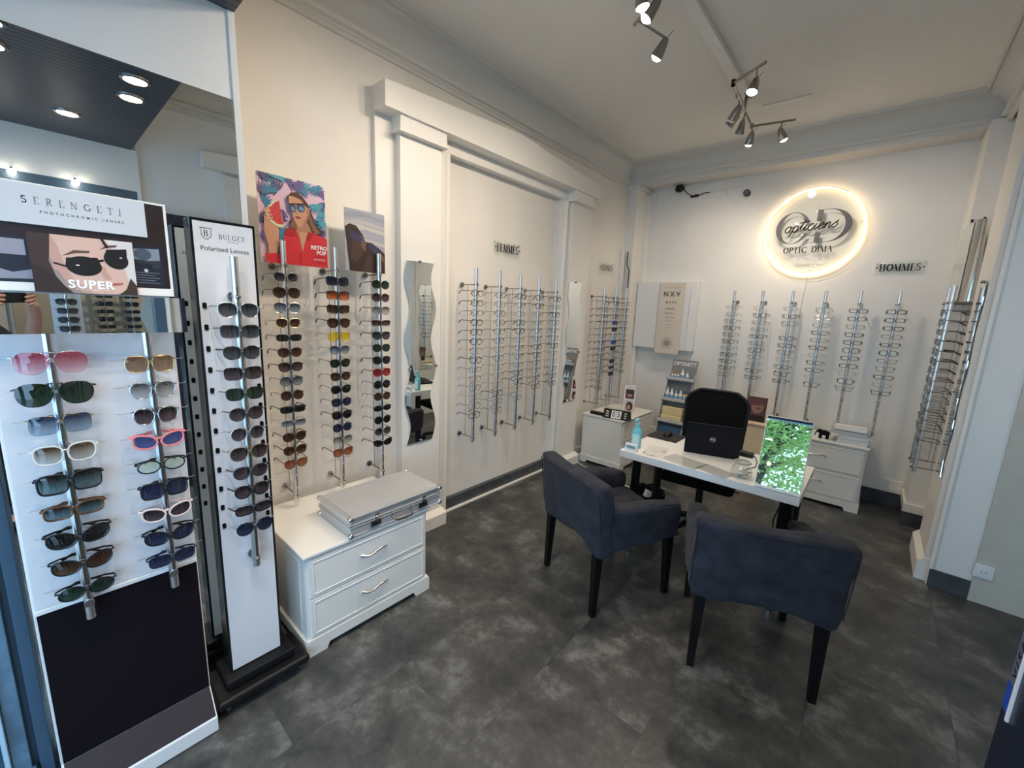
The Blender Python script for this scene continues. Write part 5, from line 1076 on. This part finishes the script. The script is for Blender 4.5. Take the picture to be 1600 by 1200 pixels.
g = B(); sans('@optic_dima', .036, T @ Matrix.Translation((-.01, -.235, .001)), g, bold=.0006, depth=.0005); part('white_lettering', g, M['white'], t, 'white handle lettering', world=True)
b = B(); b.tube([(cx + .02, 4.872, cz - .38), (cx - .0, 4.872, cz - .75), (cx - .03, 4.87, cz - 1.2)], .003, 6); part('lead', b, M['white'], t, 'white lead down the wall', world=True)
# wall cabinet with eye chart
t = thing('wall_box', 'white flat cabinet fixed to the back wall in the left corner', 'cabinet', (-1.9, 4.88, 1.2))
b = B(); b.box(-2.235, -1.54, 4.79, 4.88, 1.205, 1.965, .003); part('box_body', b, M['white'], t, world=True)
b = B(); b.box(-2.23, -1.565, 4.775, 4.79, 1.21, 1.96, .003); dd = part('door', b, M['white'], t, world=True)
b = B(); b.tube([(-1.60, 4.775, 1.25), (-1.60, 4.765, 1.25), (-1.60, 4.765, 1.90), (-1.60, 4.775, 1.90)], .006, 8); part('handle', b, M['white'], dd, world=True)
t = thing('eye_chart', 'cream eye test chart with letter rows hanging on the white wall cabinet', 'eye chart', (-1.81, 4.76, 1.16))
b = B(); b.box(-1.952, -1.672, 4.760, 4.764, 1.16, 1.95, .0005); part('board', b, mat('cream card', (.72, .64, .54), .6), t, world=True)
g = B(); T = frame((-1.812, 4.7598, 1.16), (1, 0, 0), (0, 0, 1))
for s_, v, sz in (('N X V', .665, .070), ('M C T H', .575, .032), ('H P E R N', .505, .024), ('M N D T R V E', .455, .017), ('O P N E D Z L A', .41, .014), ('E T H N O D R F', .37, .011), ('Z U R E L D C N V F', .33, .008), ('X P D N H F L C V E T', .295, .006)):
    sans(s_, sz, T @ Matrix.Translation((0, v, 0)), g, bold=.002 * sz / .05, depth=.0003)
for k in range(28):
    a_ = 2 * PI * k / 28; r1 = .075 if k % 2 else .062; g.tube([(.026 * math.cos(a_), .12 + .026 * math.sin(a_), .0004), (r1 * math.cos(a_), .12 + r1 * math.sin(a_), .0004)], .0012, 4, T=T)
g.tube([(.018 * math.cos(2 * PI * k / 20), .12 + .018 * math.sin(2 * PI * k / 20), .0004) for k in range(20)], .005, 4, closed=True, T=T); g.box(-.1, .1, .735, .737, 0, .0004, T=T)
part('print', g, M['greyink'], t, world=True)
# posters standing on the brackets
def poster_board(x, y0, y1, z0, z1, label, name='poster'):
    t = thing(name, label, 'poster', (x, (y0 + y1) / 2, z0)); b = B(); b.box(x - .004, x, y0, y1, z0, z1); part('board', b, M['white'], t, world=True); return t
t = poster_board(-2.228, .738, 1.047, 1.766, 2.165, 'colourful poster of a woman in a red shirt holding a watermelon slice')
a = Art(frame((-2.228, .738, 1.766), (0, 1, 0), (0, 0, 1)), .309, .399, (.72, .50, .62)); rr = random.Random(4)
TQ = [(.05, .22, .35), (.10, .09, .22), (.08, .33, .42), (.14, .10, .28)]
for k in range(26):
    u, v = ((.15, .92), (.42, .95), (.72, .93), (.93, .88), (.08, .68), (.30, .85), (.92, .68), (.95, .46), (.86, .58), (.05, .45), (.20, .28), (.28, .5), (.62, .88), (.05, .97), (.28, .97), (.56, .97), (.84, .97), (.98, .80), (.84, .76), (.02, .80), (.18, .80), (.32, .62), (.98, .56), (.04, .34), (.28, .38), (.20, .14))[k]
    col = TQ[k % 4]; rot = rr.uniform(0, 360)
    for q in range(9): a.ell(u + .07 * math.cos(R(rot + q * 22 - 90)), v + .05 * math.sin(R(rot + q * 22 - 90)), .062, .012, col, rot=rot + q * 22 - 90, n=10)
SKN = (.58, .30, .19); SKD = (.42, .20, .13); HR = (.08, .035, .022); HR2 = (.22, .11, .06); RED = (.62, .035, .045); RD = (.42, .02, .03)
a.poly([(.40, .78), (.46, .84), (.56, .86), (.66, .80), (.76, .66), (.84, .50), (.95, .42), (.70, .36), (.46, .40), (.42, .50), (.50, .60), (.42, .70)], HR)
a.poly([(.62, .80), (.72, .68), (.80, .52), (.90, .42), (.80, .40), (.72, .55), (.66, .68)], HR2); a.poly([(.42, .44), (.48, .56), (.56, .50), (.60, .42)], HR2)
a.poly([(.08, .02), (.16, .0), (.24, .20), (.26, .40), (.14, .48), (.06, .54), (.05, .34), (.10, .2)], SKN); a.poly([(.33, .02), (.33, .36), (.42, .42), (.56, .42), (.72, .42), (1, .36), (1, 0), (.33, 0)], RED)
a.poly([(.04, .10), (.24, .12), (.26, 0), (.06, .0)], RED)
a.poly([(.54, .52), (.70, .52), (.76, .40), (.66, .34), (.60, .16), (.55, .34), (.52, .40)], SKD); a.poly([(.56, .40), (.74, .41), (.66, .34), (.60, .18), (.57, .33)], SKN)
a.poly([(.42, .70), (.43, .80), (.52, .83), (.62, .82), (.70, .74), (.72, .62), (.68, .52), (.60, .46), (.54, .46), (.49, .54), (.46, .62)], SKN); a.ell(.71, .66, .03, .045, SKD); a.poly([(.60, .46), (.68, .52), (.72, .62), (.68, .60), (.62, .5)], SKD)
a.poly([(.52, .84), (.62, .83), (.72, .74), (.70, .70), (.60, .78), (.50, .80), (.43, .80), (.46, .84)], HR)
GL = (.04, .07, .14); a.ell(.475, .665, .055, .05, GL); a.ell(.60, .685, .065, .052, GL); a.ell(.48, .655, .035, .025, (.16, .25, .38)); a.ell(.61, .675, .042, .026, (.16, .25, .38)); a.poly([(.41, .71), (.66, .745), (.72, .72), (.71, .705), (.65, .725), (.42, .695)], (.03, .02, .02))
a.ell(.55, .565, .045, .016, (.45, .07, .07)); a.poly([(.51, .57), (.59, .575), (.59, .568), (.51, .563)], (.15, .02, .02)); a.poly([(.51, .64), (.525, .60), (.55, .60), (.53, .65)], SKD)
a.poly([(.08, .56), (.10, .62), (.20, .70), (.28, .73), (.34, .43), (.24, .42), (.12, .48)], (.62, .70, .45)); a.poly([(.12, .56), (.14, .62), (.22, .69), (.28, .72), (.33, .455), (.24, .45), (.15, .50)], (.62, .06, .07))
for u, v in ((.18, .58), (.22, .63), (.25, .56), (.20, .52), (.27, .50), (.24, .67), (.29, .60)): a.ell(u, v, .008, .008, (.03, .01, .01), n=8)
for k in range(4): a.ell(.10 + .015 * k, .60 - .035 * k, .055, .014, SKN, rot=35, n=12)
a.poly([(.33, .34), (.36, .42), (.48, .43), (.52, .36), (.44, .33)], RD); a.poly([(.70, .42), (.78, .40), (.72, .30), (.66, .34)], RD); a.rect(.56, .02, .57, .16, RD); a.ell(.55, .12, .012, .009, RD, n=10)
a.text('RETRO', .86, .235, .026, (.85, .80, .80), bold=.0008); a.text('POP', .895, .175, .026, (.85, .80, .80), bold=.0008); a.rect(.78, .125, .98, .13, RD); a.text('50 MODELES', .86, .09, .010, (.80, .55, .55), bold=.0003); a.rect(.82, .05, .98, .055, RD)
a.build('print', t)
t = poster_board(-2.228, 1.152, 1.392, 1.766, 2.092, 'smaller poster of a dark hooded couple against a cloudy sky')
a = Art(frame((-2.228, 1.152, 1.766), (0, 1, 0), (0, 0, 1)), .24, .326, (.36, .37, .42))
for v, c in ((.92, (.30, .32, .38)), (.80, (.48, .45, .45)), (.72, (.56, .52, .48)), (.62, (.38, .38, .44)), (.52, (.52, .48, .46)), (.42, (.34, .34, .40))): a.ell(.55, v, .7 if v < 5 else 1, .035, c, rot=-6) if False else a.poly([(0, v), (.35, v + .05), (1, v - .01), (1, v - .07), (.5, v - .02), (0, v - .07)], c)
DK = (.045, .028, .022); DK2 = (.075, .045, .034)
a.poly([(.0, .70), (.12, .76), (.28, .74), (.42, .62), (.50, .50), (.66, .50), (.86, .42), (1, .34), (1, 0), (.10, 0)], DK); a.poly([(.18, .55), (.36, .5), (.44, .30), (.26, .14), (.12, .2)], DK2); a.poly([(.36, .62), (.44, .55), (.52, .46), (.48, .34), (.40, .40)], (.17, .10, .075)); a.poly([(.84, .36), (.96, .30), (.99, .2), (.90, .22)], (.17, .10, .075)); a.ell(.26, .56, .16, .07, (.05, .045, .10), rot=-18); a.ell(.72, .40, .16, .06, (.05, .045, .10), rot=-18); a.poly([(.55, .30), (.85, .2), (.8, 0), (.4, 0)], DK2)
a.build('print', t)
# glossy curved posters over the right-hand poles
M['silvercard'] = mat('glossy silvery card', (.55, .55, .54), .09, .85); M['palecard'] = mat('pale grey card', (.60, .62, .60), .2)
t = thing('glossy_poster', 'curled glossy silvery poster standing above the right wall poles', 'poster', (.43, 4.23, 1.762))
b = B(); fpo = lambda u, v: (.375 + .105 * u - .03 * u * v, 4.255 - .03 * math.sin(u * PI) - .03 * u * v + .02 * v, 1.772 + v * (.54 - .30 * max(0, u - .62) / .38)); b.grid(fpo, 16, 14); b.grid(lambda u, v: tuple(Vector(fpo(u, v)) + Vector((0, .003, 0))), 16, 14); part('sheet', b, M['silvercard'], t, world=True)
b = B(); b.tube([(.376, 4.256 + .02 * v, 1.772 + .54 * v) for v in (0, .5, 1)], .0022, 6); part('edge_trim', b, M['black'], t, world=True)
t = thing('pale_poster', 'pale grey poster sheet behind the curled glossy poster on the right wall', 'poster', (.35, 4.38, 1.762))
b = B(); b.grid(lambda u, v: (.335 + .038 * u, 4.50 - .20 * u, 1.772 + .52 * v + .01 * u), 4, 4); b.grid(lambda u, v: (.338 + .038 * u, 4.50 - .20 * u, 1.772 + .52 * v + .01 * u), 4, 4); part('sheet', b, M['palecard'], t, world=True)
for q in (0, 1):
    b = B(); b.tube([(.36 + .05 * q, 4.30 - .06 * q, 2.302), (.36 + .05 * q, 4.30 - .06 * q, 2.322)], .007, 8); part('clip', b, M['black'], t, world=True)
# camera, sensor and wires on the back wall, wall switch conduit
t = thing('wall_sensor', 'small black round speaker high on the back wall', 'speaker', (-1.205, 4.87, 2.83)); b = B(); b.tube([(-1.205, 4.835, 2.83), (-1.205, 4.88, 2.83)], .030, 24); part('housing', b, M['black'], t, world=True); b = B(); b.lathe([(0, -.002), (.018, -.004), (.024, 0)], 20, (-1.205, 4.833, 2.83), axis='y'); part('grille', b, M['greyink'], t, world=True)
t = thing('security_camera', 'black dome camera with dangling cable near the back left corner', 'camera', (-1.87, 4.8, 2.93)); b = B(); b.lathe([(.03, .02), (.045, 0), (.040, -.02), (.022, -.036), (0, -.04)], 20, (-1.87, 4.80, 2.955)); b.box(-1.90, -1.84, 4.78, 4.88, 2.955, 2.985, .004); part('housing', b, M['black'], t, world=True)
b = B(); b.tube([(-1.83, 4.82, 2.945), (-1.79, 4.86, 2.90), (-1.74, 4.87, 2.875), (-1.70, 4.87, 2.885), (-1.66, 4.87, 2.875), (-1.62, 4.87, 2.89), (-1.57, 4.87, 2.89)], .005, 6); b.tube([(-1.76, 4.865, 2.868), (-1.68, 4.865, 2.868)], .010, 8); part('cable', b, M['black'], t, world=True)
b = B(); b.tube([(-1.57, 4.87, 2.885), (-1.44, 4.872, 2.90), (-1.40, 4.872, 2.86), (-1.44, 4.872, 2.90), (-1.20, 4.872, 2.905), (-1.16, 4.872, 2.86), (-1.20, 4.872, 2.85)], .003, 6); b.tube([(-1.405, 4.87, 2.885), (-1.39, 4.87, 2.83)], .007, 6); solo('thin_cable', b, M['white'], 'thin white cable pinned high on the back wall between camera and speaker', 'cable')
b = B(); b.tube([(-2.285, 4.555, 2.28), (-2.285, 4.555, 2.14), (-2.255, 4.558, 2.08), (-2.255, 4.558, 1.85)], .008, 8); solo('blind_crank', b, mat('brown metal', (.10, .08, .065), .4), 'cranked brown rod on the corner pilaster above the wall cabinet', 'rod')
b = B(); b.box(-2.36, -2.32, 4.50, 4.565, .62, 2.31, .004); b.tube([(-2.34, 4.53, 2.31), (-2.34, 4.53, 2.325)], .004, 6); solo('blind_casing', b, M['trim'], 'narrow white vertical casing in the back left corner', 'casing')

# ================================================================ CEILING SPOTLIGHTS
def head(t, p, aim, lit, drop_from, power=22):
    p = Vector(p); d = (Vector(aim) - p).normalized(); T = frame(p, d.orthogonal(), d.cross(d.orthogonal())); 
    ax = T.to_3x3() @ Vector((0, 0, 1)); 
    if ax.dot(d) < 0: T = T @ Matrix.Rotation(PI, 4, 'X')
    b = B(); b.lathe([(0, -.060), (.012, -.058), (.020, -.04), (.031, .020), (.033, .032), (.030, .032), (.028, .022), (0, .018)], 24, T=T); h_ = part('spot_head', b, M['nickel'], t, world=True)
    b = B(); b.lathe([(0, .048), (.014, .045), (.024, .036), (.028, .026), (0, .024)], 20, T=T); part('bulb', b, M['ledhot'] if lit else M['white'], h_, world=True)
    b = B(); b.tube([T @ Vector((0, 0, -.055)), drop_from], .006, 8); q = T @ Vector((0, 0, -.05)); b.tube([q, q + Vector((.035, .0, .03))], .002, 6); part('stem', b, M['nickel'], h_, world=True)
    if lit: spot('spot_light', p + d * .06, aim, power)
t = thing('ceiling_spotlight', 'zigzag ceiling light bar with six metal spot heads above the desk', 'ceiling light', (-.99, 3.55, 3.2))
b = B(); b.lathe([(0, -.045), (.05, -.042), (.06, -.02), (.06, 0), (0, 0)], 28, (-.985, 3.56, 3.2)); b.tube([(-.97, 3.56, 3.17), (-.97, 3.55, 3.085)], .010, 8); part('canopy', b, M['nickel'], t, world=True)
for p, q in (((-.945, 3.14, 3.08), (-.995, 3.89, 3.08)), ((-.945, 3.14, 3.08), (-.735, 3.00, 3.08)), ((-.995, 3.89, 3.08), (-.71, 3.95, 3.08))):
    b = B(); b.tube([p, q], .0085, 10); b.tube([(p[0], p[1], 3.065), (p[0], p[1], 3.10)], .014, 10); part('bar', b, M['nickel'], t, world=True)
head(t, (-.80, 3.055, 2.985), (-1.2, 2.2, 0), 1, (-.79, 3.04, 3.08)); head(t, (-.985, 3.38, 2.985), (-1.9, 3.9, 1.4), 0, (-.97, 3.40, 3.08)); head(t, (-1.0, 3.62, 2.975), (-1.6, 4.2, 1), 0, (-.98, 3.62, 3.08))
head(t, (-.99, 3.87, 2.975), (-1.6, 4.7, 1.1), 1, (-.99, 3.86, 3.08), 27); head(t, (-.785, 3.945, 2.985), (-.15, 4.7, 1.4), 1, (-.79, 3.93, 3.08))
head(t, (-1.03, 3.50, 2.99), (-2.3, 3.4, 1.6), 0, (-.975, 3.5, 3.08))
t = thing('ceiling_spotlight', 'ceiling light bar with spot heads at the top edge, nearer the entrance', 'ceiling light', (-1.05, 2.0, 3.2))
b = B(); b.lathe([(0, -.045), (.05, -.042), (.06, -.02), (.06, 0), (0, 0)], 28, (-.99, 1.78, 3.2)); b.tube([(-.99, 1.78, 3.17), (-1.0, 1.78, 3.085)], .010, 8); part('canopy', b, M['nickel'], t, world=True)
for p, q in (((-1.0, 1.45, 3.08), (-1.02, 2.12, 3.08)), ((-1.02, 2.12, 3.08), (-1.20, 2.24, 3.08)), ((-1.0, 1.45, 3.08), (-1.25, 1.30, 3.08))):
    b = B(); b.tube([p, q], .0085, 10); part('bar', b, M['nickel'], t, world=True)
head(t, (-1.09, 2.335, 2.965), (-2.3, 2.5, 1.3), 1, (-1.17, 2.22, 3.08)); head(t, (-1.02, 2.05, 2.98), (-2.3, 1.5, 1.2), 1, (-1.02, 2.03, 3.08), 15); head(t, (-1.0, 1.75, 2.98), (-2.3, 1.0, 1.2), 1, (-1.0, 1.72, 3.08), 15); head(t, (-1.15, 1.35, 2.98), (-2.2, .9, .9), 1, (-1.15, 1.36, 3.08))
head(t, (-1.02, 1.95, 2.98), (-.5, 2.6, 0), 1, (-1.02, 1.93, 3.08))

# ================================================================ THE PHOTOGRAPHER, seen only in the strip mirror
F_ = Vector((_f.x, _f.y, 0)).normalized(); Rt = Vector((F_.y, -F_.x, 0)); UP = Vector((0, 0, 1))
base = EYE - F_ * .42 - Rt * .03; base.z = 0
def W(r, u, f): return base + Rt * r + F_ * f + UP * u
P_ = thing('person', 'person in dark clothes holding up a phone, seen in the strip mirror', 'person', base)
def skin(name, chains, m, label=None, parent=P_, sub=1):
    vs = []; es = []; rs = []; roots = []
    for ch in chains:
        st = len(vs); roots.append(st)
        for nodes in ch:
            prev = None
            for nd in nodes:
                p, r_ = nd
                idx = next((i for i in range(st, len(vs)) if (vs[i] - p).length < 1e-5), None)
                if idx is None: vs.append(Vector(p)); rs.append(r_); idx = len(vs) - 1
                if prev is not None and prev != idx: es.append((prev, idx))
                prev = idx
    me = D.meshes.new(name); me.from_pydata([v - base for v in vs], es, []); o = D.objects.new(name, me); COL.objects.link(o); o.parent = parent
    sm = o.modifiers.new('skin', 'SKIN'); sm.use_smooth_shade = True; sm.branch_smoothing = .3
    if not me.skin_vertices: me.skin_vertices.new()
    for i, s in enumerate(me.skin_vertices[0].data): s.radius = (rs[i], rs[i]) if not isinstance(rs[i], tuple) else rs[i]; s.use_root = i in roots
    ss = o.modifiers.new('sub', 'SUBSURF'); ss.levels = sub; ss.render_levels = sub + 1; me.materials.append(m)
    if label: o['label'] = label
    return o
# phone: landscape, just behind the lens
dn = -_d; T = Matrix(((_r.x, dn.x, -_f.x, 0), (_r.y, dn.y, -_f.y, 0), (_r.z, dn.z, -_f.z, 0), (0, 0, 0, 1))); T = Matrix.Translation(EYE + Vector((0, 0, 0)) - _f * .014) @ T
ph = thing('phone', 'black phone held sideways in both hands, seen in the strip mirror', 'phone', EYE - _f * .014)
b = B(); b.box(-.135, .018, -.078, .012, .0, .008, .003, T=T, seg=3); part('phone_body', b, M['blackgloss'], ph, world=True)
b = B(); b.box(-.128, .012, -.072, .006, .0081, .0085, T=T); part('screen', b, M['black'], ph, world=True)
def Q(r, u, b_): return T @ Vector((r, u, b_))
pel = W(0, .95, 0)
def arm(s, wrist):
    sh = W(s * .19, 1.42, .0); el = W(s * .25, 1.20, .18); return sh, el, wrist
wr = Q(.115, -.160, .050); wl = Q(-.195, -.140, .040)
shR, elR, _a = arm(1, wr); shL, elL, _b = arm(-1, wl)
pr = Q(.056, -.080, .020); pL_ = Q(-.165, -.070, .018)
body = [[(pel, (.15, .11)), (W(0, 1.12, 0), (.13, .10)), (W(0, 1.32, 0), (.16, .11)), (W(0, 1.45, .0), (.085, .075)), (W(0, 1.53, .02), .052), (W(0, 1.60, .03), .075), (W(0, 1.68, .03), (.085, .09)), (W(0, 1.74, .02), .07)],
        [(W(0, 1.32, 0), (.16, .11)), (shR, .055), (elR, .042), (wr, .028), (pr, (.030, .018))], [(W(0, 1.32, 0), (.16, .11)), (shL, .055), (elL, .042), (wl, .028), (pL_, (.030, .018))]]
for s in (-1, 1): body.append([(pel, (.15, .11)), (W(s * .10, .80, 0), .085), (W(s * .11, .48, .02), .055), (W(s * .11, .10, -.02), .036), (W(s * .11, .04, .10), .032)])
fingers = []
for side, pp, s in ((1, pr, 1), (-1, pL_, -1)):
    ex = .018 if s > 0 else -.135
    for k in range(4):
        v = -.016 - .020 * k; L = (.85, 1., .95, .75)[k]
        k0 = Q(ex + s * (.032), v * .9 - .010, .014); k1 = Q(ex + s * .024, v, -.006); k2 = Q(ex - s * .008 * L, v, -.011); k3 = Q(ex - s * .030 * L, v - .002, -.010)
        if s > 0: k3 = Q(ex - .030 * L, v - .012, -.012); k2 = Q(ex - .004, v - .007, -.012)
        fingers.append([[(pp, .013), (k0, .0105), (k1, .0098), (k2, .0092), (k3, .0078)]])
    fingers.append([[(pp, .013), (Q(ex + s * .012, -.070, .024), .011), (Q(ex - s * .020, -.060, .018), .0095), (Q(ex - s * .040, -.050, .0175), .008)]])
skin('body', [body] + fingers, M['skin'])
navy = mat('dark sweater', (.015, .017, .025), .9, nscale=40, namt=.2); jean = mat('dark trousers', (.012, .014, .02), .85)
skin('sweater', [[[(W(0, .98, 0), (.165, .125)), (W(0, 1.12, 0), (.145, .115)), (W(0, 1.32, 0), (.175, .125)), (W(0, 1.45, 0), (.095, .085))], [(W(0, 1.32, 0), (.175, .125)), (shR, .068), (elR, .053), (elR.lerp(wr, .55), .042)], [(W(0, 1.32, 0), (.175, .125)), (shL, .068), (elL, .053), (elL.lerp(wl, .55), .042)]]], navy)
skin('trousers', [[[(pel, (.165, .125)), (W(-.10, .80, 0), .098), (W(-.11, .48, .02), .070), (W(-.11, .12, -.02), .055)], [(pel, (.165, .125)), (W(.10, .80, 0), .098), (W(.11, .48, .02), .070), (W(.11, .12, -.02), .055)]]], jean)
Th = frame(W(0, 1.67, .03), Rt, UP)   # local x right, y up, z back
b = B(); b.grid(lambda u, v: tuple(Th @ Vector((.090 * math.cos(2 * PI * u) * math.sin(PI * v * .58), .035 + .085 * math.cos(PI * v * .58), .012 + .102 * math.sin(2 * PI * u) * math.sin(PI * v * .58)))), 24, 10, closeu=True); part('hair', b, mat('dark hair', (.02, .012, .008), .7), P_, world=True)
for s in (-1, 1):
    b = B(); b.sphere(Th @ Vector((s * .032, .0, -.080)), .012, 12); part('eye', b, M['white'], P_, world=True)
    b = B(); b.sphere(Th @ Vector((s * .086, -.01, .01)), (.012, .018, .028), 10); part('ear', b, M['skin'], P_, world=True)
    b = B(); b.tube([W(s * .11, .035, -.08), W(s * .11, .04, .04), W(s * .115, .03, .17)], [.045, .05, .035], 10); part('shoe', b, M['black'], P_, world=True)
b = B(); b.tube([Th @ Vector((0, .01, -.088)), Th @ Vector((0, -.03, -.108)), Th @ Vector((0, -.035, -.09))], [.008, .013, .008], 8); part('nose', b, M['skin'], P_, world=True)
b = B(); b.tube([Th @ Vector((-.024, -.062, -.080)), Th @ Vector((0, -.060, -.090)), Th @ Vector((.024, -.062, -.080))], [.004, .007, .004], 8); part('mouth', b, mat('lips', (.40, .14, .12), .5), P_, world=True)
# displays in the side room, seen only in the strip mirror
t = thing('display_stand', 'slim white sunglasses stand in the side room, seen in the strip mirror', 'display stand', (1.95, .20, 0))
b = B(); b.box(1.91, 1.99, .11, .29, .06, 1.85, .003); part('panel_core', b, M['panelwhite'], t, world=True)
b = B(); b.box(1.80, 2.10, .02, .38, 0, .06, .01); part('base', b, M['black'], t, world=True)
display_pole(1.865, .20, R(-90), .56, 1.74, [1.5 - .0744 * i for i in range(6)], 'chrome pole on the slim white stand in the side room', 'poles in the side room', stand=.045, rear=False, zb=(.6, 1.6))
for i in range(6): glasses((1.848, .20, 1.5 - .0744 * i), R(-90), 'square' if i % 2 else 'aviator', 'mid', FM['black'], LM['grey'], FM['black'], 'grey sunglasses, %s on the side room stand, seen in the strip mirror' % rowname(i), group='sunglasses in the side room', temple='short')
for j, y in enumerate((.47, .66)):
    display_pole(2.342, y, R(-90), .54, 1.87, [1.70 - .0726 * i for i in range(10)], ('left', 'right')[j] + ' wall pole of dark sunglasses in the side room, seen in the strip mirror', 'poles in the side room')
    for i in range(8): glasses((2.323, y, 1.70 - .0726 * i), R(-90), 'panto' if i % 2 else 'rect', 'mid', FM['black'], LM['black'], FM['black'], 'black sunglasses, %s on the %s side room wall pole' % (rowname(i), ('left', 'right')[j]), group='sunglasses in the side room')
wave_mirror(2.498, .86, .67, 1.87, -1, 'wavy-edged tall mirror in the side room, seen in the strip mirror')
spot('side_room_fill', (1.6, .9, 2.65), (2.4, .6, 1.2), 24, (1, .80, .55), 120, .8)  # added light without a fixture, brightens the side-room displays
spot('side_room_fill', (1.6, 2.2, 2.65), (1.4, 3.4, .8), 14, (1, .86, .66), 130, .8)  # added light without a fixture, brightens the beige wall
